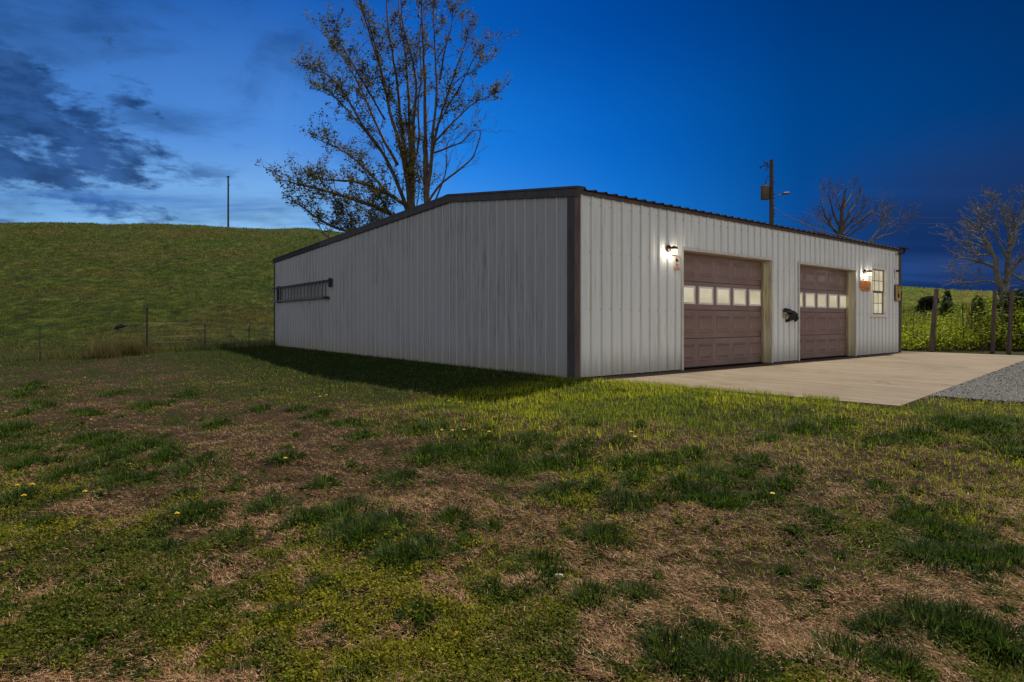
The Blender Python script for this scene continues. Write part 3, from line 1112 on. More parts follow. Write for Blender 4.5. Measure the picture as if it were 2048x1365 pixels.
def jambs(x0, x1, zt):
    # reveal sheets (cream) and narrow outer trim
    MB().box(x1, x1 + 0.006, -0.001, REC + 0.03, 0.0, zt).build('door_jamb', M['cream'], B)
    MB().box(x0 - 0.006, x0, -0.001, REC + 0.03, 0.0, zt).build('door_jamb', M['cream'], B)
    MB().box(x0, x1, -0.001, REC + 0.03, zt, zt + 0.006).build('door_header', M['cream'], B)
    MB().box(x1 - 0.05, x1, REC * 0.55, REC * 0.55 + 0.02, 0.0, zt - 0.05).build('door_stop', M['cream'], B)
    t = 0.045
    MB().box(x0 - t, x0, -0.034, -0.022, 0.0, zt + t).build('opening_trim', M['white_trim'], B)
    MB().box(x1, x1 + t, -0.034, -0.022, 0.0, zt + t).build('opening_trim', M['white_trim'], B)
    MB().box(x0, x1, -0.034, -0.022, zt, zt + t).build('opening_trim', M['white_trim'], B)
    # dark sheet standing for the pit behind the left jamb; closes the side
    MB().box(x0 - 0.2, x0 - 0.006, REC + 0.045, REC + 0.05, 0, zt).build('jamb_backing', M['dark_metal'], B)


jambs(d1x0, d1x1, DZ)
jambs(d2x0, d2x1, DZ)


# ---- the window
def window():
    w = wx1 - wx0; h = wz1 - wz0
    root = empty('window', (wx0, 0, wz0)); root.parent = B
    t = 0.06
    f = MB()
    f.box(-t, w + t, -0.045, 0.03, -t, 0.0); f.box(-t, w + t, -0.045, 0.03, h, h + t)
    f.box(-t, 0.0, -0.045, 0.03, 0, h); f.box(w, w + t, -0.045, 0.03, 0, h)
    f.build('window_frame', M['frame_white'], root)
    MB().box(-t - .02, w + t + .02, -0.075, -0.045, -t - 0.012, -t + 0.02).build('window_sill', M['frame_white'], root)
    # two sashes: upper outer, lower inner
    for (z0, z1, yy) in ((h * 0.5, h, 0.035), (0.0, h * 0.5, 0.055)):
        s = MB(); q = 0.035
        s.box(0, w, yy - .02, yy, z0, z0 + q); s.box(0, w, yy - .02, yy, z1 - q * .7, z1)
        s.box(0, q, yy - .02, yy, z0 + q, z1 - q * .7); s.box(w - q, w, yy - .02, yy, z0 + q, z1 - q * .7)
        s.build('sash', M['muntin'] if z0 > 0 else M['muntin'], root)
        for c in (1, 2):
            cx = w * c / 3
            MB().box(cx - .008, cx + .008, yy - .012, yy - .004, z0 + q, z1 - q * .7).build('muntin', M['muntin'], root)
        cz = (z0 + z1) / 2
        MB().box(q, w - q, yy - .016, yy - .012, cz - .008, cz + .008).build('muntin', M['muntin'], root)
        MB().box(q * .5, w - q * .5, yy, yy + .005, z0 + q * .5, z1 - q * .4).build('window_pane', M['pane'], root)


window()
# conduit / gutter stub at the far top corner
gs = MB()
gs.box(LEN - 0.20, LEN + 0.22, -0.16, -0.04, EAVE + 0.00, EAVE + 0.045)
gs.tube([(LEN + 0.1, -0.1, EAVE - 0.0), (LEN - 0.02, -0.1, EAVE - 0.12), (LEN - 0.35, -0.1, EAVE - 0.14)], 0.03, 8)
gs.build('gutter_end', M['dark_metal'], B)

# ------------------------------------------------------------------ things fixed to the walls
def on_wall(name, u, v, label, cat, group=None):
    xx, zz = on_door(u, v)
    p = l2w(xx, -0.022)
    e = empty(name, (p.x, p.y, zz), ROT)
    tag(e, label, cat, group)
    return e


def lantern_shade_mat(N):
    e = N.n('ShaderNodeEmission'); e.inputs[0].default_value = (1.0, 0.93, 0.62, 1); e.inputs[1].default_value = 1.6
    t = N.n('ShaderNodeBsdfTransparent'); t.inputs[0].default_value = (1, .97, .9, 1)
    mx = N.n('ShaderNodeMixShader'); mx.inputs[0].default_value = 0.35
    N.t.links.new(e.outputs[0], mx.inputs[1]); N.t.links.new(t.outputs[0], mx.inputs[2])
    return mx.outputs[0]


M['lamp_glass'] = mat('glowing lantern glass', lantern_shade_mat)
LAMP_W = 13.0


def lantern(u, v, label):
    e = on_wall('wall_lantern', u, v, label, 'lamp', 'wall lanterns lit beside the garage doors')
    MB().lathe([(0.062, 0), (0.062, -0.012), (0.045, -0.028), (0.02, -0.034)], 16, (0, 0, 0), 'y').build('back_plate', M['bronze'], e, True)
    MB().tube([(0, -0.02, 0.0), (0, -0.07, 0.012), (0, -0.10, 0.02), (0, -0.12, 0.012)], 0.014, 8).build('arm', M['bronze'], e, True)
    MB().lathe([(0.055, -0.02), (0.06, 0.0), (0.048, 0.022), (0.02, 0.034)], 16, (0, -0.12, 0.0)).build('cap', M['bronze'], e, True)
    MB().lathe([(0.038, -0.125), (0.052, -0.118), (0.055, -0.07), (0.053, -0.021)], 16, (0, -0.12, 0.0)).build('glass_shade', M['lamp_glass'], e, True)
    MB().lathe([(0.03, -0.137), (0.044, -0.132), (0.044, -0.126)], 16, (0, -0.12, 0.0)).build('bottom_ring', M['bronze'], e, True)
    l = bpy.data.lights.new('bulb', 'POINT'); l.energy = LAMP_W; l.shadow_soft_size = 0.05; l.color = (1.0, 0.93, 0.80)
    lo_ = bpy.data.objects.new('bulb', l); COL.objects.link(lo_); lo_.parent = e; lo_.location = (0, -0.12, -0.07)
    return e


lantern(1335, 498, 'glowing bronze wall lantern left of the nearer garage door above the white warning sign')
lantern(1727, 544, 'glowing bronze wall lantern between the farther garage door and the small window')


def text_mesh(body, size, m, parent, loc, name='lettering'):
    c = bpy.data.curves.new(name, 'FONT'); c.body = body; c.size = size; c.align_x = 'CENTER'; c.align_y = 'CENTER'
    c.extrude = 0.0006; c.resolution_u = 2
    tmp = bpy.data.objects.new(name, c); COL.objects.link(tmp)
    dg = bpy.context.evaluated_depsgraph_get(); dg.update()
    me = bpy.data.meshes.new_from_object(tmp.evaluated_get(dg))
    bpy.data.objects.remove(tmp)
    o = link(name, me, m, parent, loc, (math.pi / 2, 0, 0))
    me.materials.clear(); me.materials.append(m)
    return o


# security sign
e = on_wall('warning_sign', 1350.5, 526, 'small white sign with orange bands and a camera symbol beside the nearer garage door', 'sign')
MB().box(-0.075, 0.075, -0.012, 0, -0.125, 0.125).build('sign_board', M['sign_white'], e)
MB().box(-0.075, 0.075, -0.0145, -0.0122, 0.088, 0.125).build('orange_band', M['sign_orange'], e)
MB().box(-0.075, 0.075, -0.0145, -0.0122, -0.125, -0.078).build('orange_band', M['sign_orange'], e)
MB().prism([(-0.04, 0.06), (-0.015, 0.08), (0.03, 0.06), (0.045, 0.03), (0.035, 0.012), (0.01, 0.02), (-0.005, 0.005), (0.008, -0.018), (-0.008, -0.022), (-0.016, 0.012), (-0.035, 0.035)],
           -0.0145, -0.0122).build('camera_symbol', M['print_dark'], e)
text_mesh('WARNING', 0.03, M['sign_white'], e, (0, -0.016, 0.106))
text_mesh('24 HOUR', 0.024, M['print_dark'], e, (0, -0.0135, -0.035))
text_mesh('VIDEO', 0.024, M['print_dark'], e, (0, -0.0135, -0.058))
text_mesh('SURVEILLANCE', 0.019, M['sign_white'], e, (0, -0.016, -0.101))

# wooden plaque
e = on_wall('wooden_plaque', 1727.5, 572.5, 'orange brown varnished wood plaque wider at its top, under the farther lantern', 'plaque')
MB().prism([(-0.30, 0.13), (0.30, 0.125), (0.25, -0.125), (-0.24, -0.128), (-0.29, -0.06)], -0.028, 0).build('board', M['plaque'], e, bevel=0.004)
MB().box(0.03, 0.13, -0.031, -0.0285, -0.075, -0.055).build('burnt_mark', M['sign_brown'], e)

# yellow sign at the far corner
xx, zz = on_door(1785, 586)
p = l2w(LEN - 0.28, -0.035)
e = empty('yellow_sign', (p.x, p.y, zz), ROT)
tag(e, 'tall narrow yellow sign with dark round emblem in a brown frame at the far corner', 'sign')
_, zt_ = on_door(1786, 570); _, zb_ = on_door(1786, 603)
hh = (zt_ - zb_) / 2
MB().box(-0.16, 0.20, -0.02, 0, -hh, hh).build('sign_frame', M['sign_brown'], e)
MB().box(-0.125, 0.165, -0.026, -0.0202, -hh + 0.03, hh - 0.03).build('sign_face', M['sign_yellow'], e)
MB().lathe([(0.075, -0.0262), (0.075, -0.029)], 18, (0.02, 0, -0.07), 'y').build('emblem', M['print_dark'], e)
MB().prism([(-0.02, -0.02), (0.03, 0.0), (0.05, 0.05), (0.02, 0.1), (-0.01, 0.04)], -0.0285, -0.0262).build('emblem_top', M['print_dark'], e)
MB().box(-0.08, 0.12, -0.0285, -0.0262, 0.16, 0.185).build('print_line', M['sign_brown'], e)
MB().box(-0.05, 0.09, -0.0285, -0.0262, 0.115, 0.135).build('print_line', M['sign_brown'], e)
MB().box(-0.06, 0.10, -0.0285, -0.0262, -0.215, -0.195).build('print_line', M['sign_white'], e)

# small security camera above
p = l2w(LEN - 0.33, -0.022)
_, zz = on_door(1785, 543)
e = empty('security_camera', (p.x, p.y, zz), ROT)
tag(e, 'tiny dark camera on a pale bracket high on the wall right of the window', 'camera')
MB().box(-0.05, 0.05, -0.012, 0, -0.17, 0.10).build('bracket', M['frame_white'], e)
MB().tube([(0, -0.012, 0.02), (0, -0.09, 0.0)], [0.028, 0.032], 10).build('camera_body', M['dark_metal'], e)

# black sheet slumped over an outdoor tap between the doors
xx, zz = on_door(1569, 623)
p = l2w(xx, -0.022)
e = empty('black_cover', (p.x, p.y, zz), ROT)
tag(e, 'crumpled black plastic cover hanging off a wall fitting between the two garage doors', 'cover')


e.scale = (0.68, 0.8, 0.70)


def drape():
    n, m_ = 26, 14
    V = []
    out = [(-0.14, 0.02), (-0.11, 0.075), (-0.04, 0.10), (0.06, 0.055), (0.18, 0.05), (0.29, 0.03), (0.40, -0.09), (0.52, -0.22), (0.56, -0.33),
           (0.50, -0.25), (0.42, -0.26), (0.30, -0.29), (0.20, -0.22), (0.14, -0.17), (0.03, -0.23), (-0.015, -0.34), (0.0, -0.22), (-0.03, -0.10), (-0.08, -0.01), (-0.13, -0.03)]
    c = (0.20, -0.10)
    K = len(out)
    rings = 7
    vs = []
    for r in range(rings):
        t = r / (rings - 1)
        for i, (a, b_) in enumerate(out):
            px = c[0] + (a - c[0]) * (1 - t * 0.97); pz = c[1] + (b_ - c[1]) * (1 - t * 0.97)
            bulge = -0.02 - 0.17 * math.sqrt(max(0, 1 - (1 - t) ** 2)) - 0.03 * math.sin(px * 31 + pz * 17) * (t > 0) - 0.02 * math.sin(i * 2.4) * (t > 0)
            vs.append((px, bulge, pz))
    fs = [(r * K + i, r * K + (i + 1) % K, (r + 1) * K + (i + 1) % K, (r + 1) * K + i) for r in range(rings - 1) for i in range(K)]
    fs.append(tuple(range((rings - 1) * K, rings * K)))
    mb = MB(); mb.add(vs, fs)
    back_ = [(a, 0.0, b_) for a, b_ in out]
    bidx = len(mb.v); mb.v += back_
    mb.f += [(i, bidx + i, bidx + (i + 1) % K, (i + 1) % K) for i in range(K)]
    return mb


drape().build('cover_sheet', M['black_cloth'], e, True)
MB().tube([(-0.06, 0.0, -0.05), (-0.06, -0.05, -0.055), (-0.06, -0.07, -0.13), (-0.06, -0.055, -0.24)], [0.05, 0.05, 0.042, 0.03], 10).build('fitting', M['cream'], e, True)
MB().lathe([(0.11, 0.022), (0.11, 0.012), (0.09, 0.004)], 14, (-0.05, 0, -0.1), 'y').build('stained_plate', M['cream'], e)


# ladder hung on the gable wall
def ladder():
    y0, zt = on_gable(667, 559)
    y1, _ = on_gable(554.5, 571)
    _, zb = on_gable(665, 595)
    h = zt - zb
    p = l2w(-0.03, y0)
    # local +x runs along the wall towards the back
    e = empty('extension_ladder', (p.x, p.y, zb), ROT + math.pi / 2)
    tag(e, 'weathered aluminium extension ladder hung sideways near the left end of the gable wall', 'ladder')
    L = y1 - y0
    # +y local of e = away from wall (-x of building)
    MB().box(0, L, 0.03, 0.06, h - 0.06, h).build('rail', M['alu_dark'], e)
    MB().box(0.35, L, 0.03, 0.06, 0.0, 0.055).build('rail', M['alu'], e)
    MB().box(0.45, L + 0.12, 0.075, 0.105, h - 0.065, h - 0.01).build('rail', M['alu_dark'], e)
    MB().box(0.45, L + 0.12, 0.075, 0.105, -0.01, 0.035).build('rail', M['alu'], e)
    r1 = MB().tube([(0, 0.045, 0.05), (0, 0.045, h - 0.05)], 0.018, 8).mesh('rung')
    n = int((L - 0.5) / 0.305)
    for i in range(n + 1):
        link('rung', r1, M['alu'], e, (0.42 + i * 0.305, 0, 0))
        if i < n: link('rung', r1, M['alu_dark'], e, (0.55 + i * 0.305, 0.045, 0))
    MB().box(0.02, 0.06, 0.0, 0.10, h - 0.22, h + 0.03).build('hanger', M['dark_metal'], e)
    MB().box(0.25, 0.48, 0.0, 0.12, -0.03, 0.02).build('hanger', M['dark_metal'], e)
    MB().box(L - 0.5, L - 0.46, 0.0, 0.12, -0.04, h + 0.02).build('hanger', M['dark_metal'], e)


ladder()


# ------------------------------------------------------------------ blades of grass, straw and clover (each kind one uncountable mass)
def screen_pts(n, v0, v1, u0=-300, u1=2350, zref=-0.25, power=1.0):
    """random points on the ground, evenly dense as seen from the camera's side but laid out in metres"""
    u = RNG.uniform(u0, u1, n); v = v0 + (v1 - v0) * RNG.random(n) ** power
    Z = (CAMH - zref) * F / (v - HY)
    X = (u - CX) / F * Z
    return X, Z


def blades(X, Y, Zb, length, width, lean, az, colr, segs=2, curl=0.5):
    """curved blades: segs quads then a point; returns V, F(quads) arrays with the tip as degenerate-free quad"""
    n = len(X)
    dirx, diry = np.cos(az), np.sin(az)
    px, py = -diry, dirx
    rows = []
    for k in range(segs + 1):
        t = k / segs
        l_ = lean * (1 - curl + curl * t)
        hx = length * t * np.sin(l_); hz = length * t * np.cos(l_)
        w = width * (1 - t) ** 0.7 * 0.5 + width * 0.04
        cx = X + dirx * hx; cy = Y + diry * hx; cz = Zb + hz
        rows.append((cx - px * w, cy - py * w, cz)); rows.append((cx + px * w, cy + py * w, cz))
    V = np.stack([np.stack(r, -1) for r in rows], 1).reshape(-1, 3)
    b = np.arange(n) * (2 * (segs + 1))
    Fc = np.concatenate([np.stack([b + 2 * k, b + 2 * k + 1, b + 2 * k + 3, b + 2 * k + 2], 1) for k in range(segs)])
    C = np.repeat(colr, 2 * (segs + 1), 0)
    return V, Fc, C


def cat(parts):
    V = []; Fc = []; C = []; b = 0
    for v, f, c in parts:
        V.append(v); Fc.append(f + b); C.append(c); b += len(v)
    return np.concatenate(V), np.concatenate(Fc), np.concatenate(C)


def tint(n, a, b_, var=0.25):
    t = RNG.random(n)[:, None]
    c = np.array(a)[None] * (1 - t) + np.array(b_)[None] * t
    return c * RNG.uniform(1 - var, 1 + var, (n, 1))


# dead thatch
def thatch():
    X, Y = screen_pts(680000, 735, 1500, power=1.3)
    g = cover_at(X, Y); b = bare_at(X, Y)
    hol = smooth(0.30, 0.55, fbm(X * 11, Y * 11, 3, 0.6))
    keep = (RNG.random(len(X)) < (1.0 - 0.78 * g) * (1 - 0.85 * b) * (0.10 + 0.76 * hol)) & ~blocked(X, Y) & (Y < 17) & ((X > -7) | (Y < 15))
    X, Y = X[keep], Y[keep]
    n = len(X)
    Z = ground_z(X, Y) + RNG.uniform(0.001, 0.022, n)
    sc_ = 0.75 + 0.11 * np.minimum(Y, 9)
    ln = RNG.uniform(0.012, 0.038, n) * sc_
    wd = RNG.uniform(0.0014, 0.0032, n) * sc_
    a = RNG.normal(0.5, 1.0, n) + fbm(X * 3, Y * 3, 2) * 6
    lean = RNG.uniform(1.15, 1.62, n)
    col = tint(n, (0.44, 0.240, 0.120), (0.07, 0.034, 0.016), 0.55)
    pale = RNG.random(n) < 0.12
    col[pale] = tint(int(pale.sum()), (0.62, 0.45, 0.28), (0.46, 0.31, 0.18), 0.15)
    V, Fc, C = blades(X, Y, Z, ln, wd, lean, a, col, 1)
    o = link('dry_thatch', mesh_np('dry_thatch', V, Fc, C), M['straw'])
    tag(o, 'brown dead grass thatch matted over the bare patches of the lawn', 'dead grass', kind='stuff')


thatch()


# low clover and chickweed: tiny round leaves
def clover():
    X, Y = screen_pts(620000, 722, 1500, power=1.05)
    g = cover_at(X, Y)
    hole = smooth(0.35, 0.6, fbm(X * 9, Y * 9, 3))
    keep = (RNG.random(len(X)) < (g ** 1.3) * (0.05 + 0.82 * hole)) & ~blocked(X, Y) & (Y < 15) & (RNG.random(len(X)) > 0.7 * bare_at(X, Y))
    X, Y = X[keep], Y[keep]
    n = len(X)
    sc_ = 0.8 + 0.10 * np.minimum(Y, 9)
    Z = ground_z(X, Y) + RNG.uniform(0.004, 0.030, n)
    r = RNG.uniform(0.0028, 0.0062, n) * np.minimum(sc_, 1.3)
    a = RNG.uniform(0, 6.28, n)
    tilt = RNG.normal(0, 0.5, n); tilt2 = RNG.normal(0, 0.5, n)
    vs = []
    for k in range(4):
        w = a + k * math.pi / 2
        ex = np.cos(w) * r; ey = np.sin(w) * r * (1.0 if k % 2 else 0.75)
        vs.append(np.stack([X + ex, Y + ey, Z + ex * tilt + ey * tilt2], -1))
    V = np.stack(vs, 1).reshape(-1, 3)
    Fc = (np.arange(n)[:, None] * 4 + np.arange(4)[None])
    yl = smooth(0.42, 0.62, fbm(X * 1.2 + 5, Y * 1.2, 3))
    bright = np.array([[0.245, 0.24, 0.012]]); dark = np.array([[0.115, 0.14, 0.011]])
    col = (bright * yl[:, None] + dark * (1 - yl[:, None])) * (0.3 + 1.3 * RNG.random((n, 1)) ** 1.4)
    br = RNG.random(n) < 0.06
    col[br] *= np.array([1.6, 1.2, 1.6])
    o = link('clover', mesh_np('clover', V, Fc, np.repeat(col, 4, 0)), M['leaf'])
    tag(o, 'low yellow green clover and chickweed spread through the lawn', 'ground cover', kind='stuff')


clover()

def tufts():
    parts = []
    for (u, v, wpx) in TUFTS:
        Zd = 0
        z = -0.25
        for _ in range(4):
            q = ground_pt(u, v, z); z = gz(q.x, q.y)
        if blocked(np.array([q.x]), np.array([q.y]))[0]: continue
        rad = wpx / 2 * 1.12 * q.y / F
        m_ = int(np.clip(20 + 4.8 * wpx, 40, 800))
        a = RNG.uniform(0, 6.28, m_); rr = rad * np.sqrt(RNG.random(m_)) * RNG.uniform(0.5, 1.15, m_)
        lump = fbm(np.cos(a) * 1.7 + u, np.sin(a) * 1.7 + v, 2) + 0.5
        rr = rr * (0.35 + 0.65 * lump * lump * 1.1)
        x = q.x + np.cos(a) * rr * 0.85; y = q.y + np.sin(a) * rr * 1.1
        zz = ground_z(x, y)
        sz = np.clip(rad * 0.5, 0.024, 0.062)
        ln = RNG.uniform(0.45, 1.25, m_) * sz * 1.25
        wd = RNG.uniform(0.0032, 0.0075, m_) * (0.7 + 0.12 * q.y)
        az_ = a + RNG.normal(0, 0.7, m_)
        lean = np.clip(0.3 + 0.95 * (rr / (rad + 1e-6)) + RNG.normal(0, 0.3, m_), 0, 1.45)
        blue = RNG.random() < 0.4
        ca, cb_ = ((0.018, 0.040, 0.005), (0.065, 0.115, 0.012)) if not blue else ((0.026, 0.048, 0.010), (0.085, 0.130, 0.024))
        col = tint(m_, ca, cb_, 0.3) * (0.5 + 1.5 * RNG.random((m_, 1)) ** 2)
        parts.append(blades(x, y, zz, ln, wd, lean, az_, col, 2, 0.8))
    V, Fc, C = cat(parts)
    o = link('grass_tufts', mesh_np('grass_tufts', V, Fc, C), M['leaf'])
    tag(o, 'dark green coarse grass tufts dotted over the patchy lawn', 'grass', kind='stuff')


tufts()


# standing lawn grass where the cover is green
def lawn():
    parts = []
    X, Y = screen_pts(270000, 700, 1480, power=1.15)
    g = cover_at(X, Y)
    lx, ly = local_xy(X, Y)
    near_b = np.exp(-np.maximum(-lx, 0) / 3.0) * (lx < 0.9)
    near_b = np.maximum(near_b, 0.75 * g * np.exp(-((ly + 4.9) / 0.9) ** 2) * smooth(-1.0, 1.5, lx))              # lusher by the gable
    mound = np.exp(-(((lx - 0.8) / 3.2) ** 2 + ((ly + 1.9) / 1.7) ** 2))
    lush = np.clip(np.maximum(near_b, mound), 0, 1)
    pr_ = np.clip(0.05 + 0.55 * g * smooth(0.35, 0.65, fbm(X * 2.2, Y * 2.2 + 50, 3)) + lush * 0.9, 0, 1)
    keep = (RNG.random(len(X)) < pr_) & ~blocked(X, Y)
    X, Y, g, lush = X[keep], Y[keep], g[keep], lush[keep]
    n = len(X)
    Z = ground_z(X, Y)
    sc_ = 0.75 + 0.11 * np.minimum(Y, 14)
    ln = RNG.uniform(0.016, 0.046, n) * (0.8 + 0.45 * lush) * (0.9 + 0.03 * np.minimum(Y, 20))
    wd = RNG.uniform(0.0020, 0.0048, n) * sc_
    a = RNG.uniform(0, 6.28, n)
    lean = np.abs(RNG.normal(0.65, 0.4, n))
    yl = smooth(0.4, 0.62, fbm(X * 1.2 + 5, Y * 1.2, 3))[:, None]
    col = (np.array([[0.30, 0.33, 0.015]]) * yl + np.array([[0.14, 0.19, 0.014]]) * (1 - yl)) * RNG.uniform(0.6, 1.35, (n, 1))
    dry = RNG.random(n) < 0.10
    col[dry] = tint(int(dry.sum()), (0.36, 0.27, 0.14), (0.25, 0.18, 0.08))
    V, Fc, C = blades(X, Y, Z, ln, wd, lean, a, col, 2, 0.8)
    # dense short turf by the slab edge and in the building's shade
    n2 = 150000
    lx = RNG.uniform(-3.6, 2.4, n2); ly = RNG.uniform(-4.6, 15.5, n2) ** 1.0
    q = C0.x + R2.x * lx + L2.x * ly, C0.y + R2.y * lx + L2.y * ly
    X2, Y2 = q
    w = np.where(ly > 0, np.exp(-np.maximum(-lx - 1.6, 0) * 0.9), np.exp(-(((lx + 0.2) / 2.6) ** 2 + ((ly + 1.6) / 2.0) ** 2)))
    k = (RNG.random(n2) < w) & ~blocked(X2, Y2) & (Y2 > 4)
    X2, Y2 = X2[k], Y2[k]; n2 = len(X2)
    ln = RNG.uniform(0.03, 0.08, n2); wd = RNG.uniform(0.004, 0.007, n2)
    yl = smooth(0.4, 0.62, fbm(X2 * 1.2 + 5, Y2 * 1.2, 3))[:, None]
    col = (np.array([[0.44, 0.47, 0.018]]) * yl + np.array([[0.26, 0.33, 0.016]]) * (1 - yl)) * RNG.uniform(0.6, 1.35, (n2, 1))
    shady = smooth(0.0, 0.8, (X2 - C0.x) * L2.x + (Y2 - C0.y) * L2.y)[:, None]      # gable's cast shade painted in as darker blade colour
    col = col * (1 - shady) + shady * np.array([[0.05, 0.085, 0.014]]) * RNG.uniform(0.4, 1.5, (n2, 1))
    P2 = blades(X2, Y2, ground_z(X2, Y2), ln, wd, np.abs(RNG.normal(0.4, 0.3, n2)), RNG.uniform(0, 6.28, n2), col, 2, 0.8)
    n3 = 5200
    t3 = RNG.random(n3)
    off = RNG.normal(0.03, 0.05, n3)
    ex, ey = PB[0] - PA[0], PB[1] - PA[1]; el_ = math.hypot(ex, ey)
    lx3 = PA[0] + ex * t3 - off * (-ey / el_) * -1.0; ly3 = PA[1] + ey * t3 - off * (ex / el_)
    X3 = C0.x + R2.x * lx3 + L2.x * ly3; Y3 = C0.y + R2.y * lx3 + L2.y * ly3
    clumpy = fbm(lx3 * 3, ly3 * 3, 3) > 0.45
    X3, Y3 = X3[clumpy], Y3[clumpy]; n3 = len(X3)
    P3 = blades(X3, Y3, np.maximum(ground_z(X3, Y3), -0.03), RNG.uniform(0.04, 0.11, n3), RNG.uniform(0.003, 0.006, n3), np.abs(RNG.normal(0.7, 0.4, n3)), RNG.uniform(0, 6.28, n3),
                tint(n3, (0.20, 0.26, 0.016), (0.32, 0.31, 0.05), 0.4), 2, 0.8)
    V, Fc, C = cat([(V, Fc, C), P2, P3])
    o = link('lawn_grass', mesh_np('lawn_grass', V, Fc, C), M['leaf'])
    tag(o, 'short mixed lawn grass, lush and bright beside the garage corner', 'grass', kind='stuff')


lawn()


def pasture():
    """coarse grass on the hillside: small upright clumps, sized to read at their distance"""
    n = 150000
    u = RNG.uniform(-60, 640, n); r_ = RNG.random(n)
    Y = 14.5 * (135 / 14.5) ** (r_ ** 0.9)
    X = (u - CX) / F * Y
    u2 = RNG.uniform(1780, 2110, n // 4); Y2 = 24 * (135 / 24) ** RNG.random(n // 4); X2 = (u2 - CX) / F * Y2
    X = np.concatenate([X, X2]); Y = np.concatenate([Y, Y2])
    k = ~blocked(X, Y); X, Y = X[k], Y[k]
    dens = fbm(X * 0.5, Y * 0.3, 4, 0.6)
    k = RNG.random(len(X)) < smooth(0.3, 0.62, dens) + 0.12
    X, Y = X[k], Y[k]; n = len(X)
    s = np.clip(Y / 20, 0.8, 6)
    ln = RNG.uniform(0.03, 0.12, n) * s ** 0.75
    wd = RNG.uniform(0.006, 0.016, n) * s
    br = smooth(0.45, 0.62, fbm(X * 0.06 + 3, Y * 0.05 + 8, 4, 0.55))[:, None]
    a_ = np.array([[0.056, 0.094, 0.008]]); b_ = np.array([[0.104, 0.090, 0.020]])
    col = (a_ * (1 - br) + b_ * br) * (1 + 1.4 * smooth(5, 40, X))[:, None] * (0.22 + 1.9 * RNG.random((n, 1)) ** 1.8)
    sel = RNG.random(n) < 0.05
    col[sel] = np.array([0.28, 0.30, 0.10])
    V, Fc, C = blades(X, Y, ground_z(X, Y) - 0.01, ln, wd, np.abs(RNG.normal(0.6, 0.35, n)), RNG.uniform(0, 6.28, n), col, 1)
    o = link('pasture_grass', mesh_np('pasture_grass', V, Fc, C), M['leaf'])
    tag(o, 'rough pasture grass covering the hillside behind the wire fence', 'pasture', kind='stuff')


pasture()


# dead weeds along the fence
def weeds():
    parts = []
    n = 9000
    ctr = RNG.integers(0, 26, n)
    cu = RNG.uniform(185, 300, 26); cy = RNG.uniform(15.9, 17.3, 26); ch = RNG.uniform(0.2, 0.62, 26); cw = RNG.uniform(5, 16, 26)
    u = cu[ctr] + RNG.normal(0, 1, n) * cw[ctr]
    Y = cy[ctr] + RNG.normal(0, 0.15, n); X = (u - CX) / F * Y
    h = ch[ctr] * RNG.uniform(0.35, 1.1, n) * np.exp(-((u - cu[ctr]) / (cw[ctr] * 1.6)) ** 2)
    wc = tint(n, (0.22, 0.16, 0.07), (0.07, 0.055, 0.022), 0.4)
    wc[RNG.random(n) < 0.2] = np.array([0.10, 0.13, 0.02])
    parts.append(blades(X, Y, ground_z(X, Y), h + 0.05, np.full(n, 0.006), np.abs(RNG.normal(0.5, 0.45, n)), RNG.uniform(0, 6.28, n), wc, 3, 0.8))
    n = 7000
    t = RNG.random(n)
    pts = np.array(FENCE)
    seg = (t * (len(pts) - 1)).astype(int); f = t * (len(pts) - 1) - seg
    X = pts[seg, 0] * (1 - f) + pts[seg + 1, 0] * f + RNG.normal(0, 0.25, n)
    Y = pts[seg, 1] * (1 - f) + pts[seg + 1, 1] * f + RNG.normal(0, 0.25, n)
    h = RNG.uniform(0.08, 0.38, n)
    parts.append(blades(X, Y, ground_z(X, Y), h, np.full(n, 0.008), np.abs(RNG.normal(0.4, 0.3, n)), RNG.uniform(0, 6.28, n),
                        tint(n, (0.09, 0.125, 0.022), (0.16, 0.13, 0.05), 0.35), 2, 0.8))
    V, Fc, C = cat(parts)
    o = link('fence_weeds', mesh_np('fence_weeds', V, Fc, C), M['leaf'])
    tag(o, 'tangled dead brown weeds and tall grass along the left wire fence', 'weeds', kind='stuff')


FENCE = [(-22, 13.8), (-16.5, 14.9), (-12.9, 15.8), (-10.2, 16.7), (-9.8, 18.6), (-9.1, 20.4), (-8.5, 21.1)]
weeds()


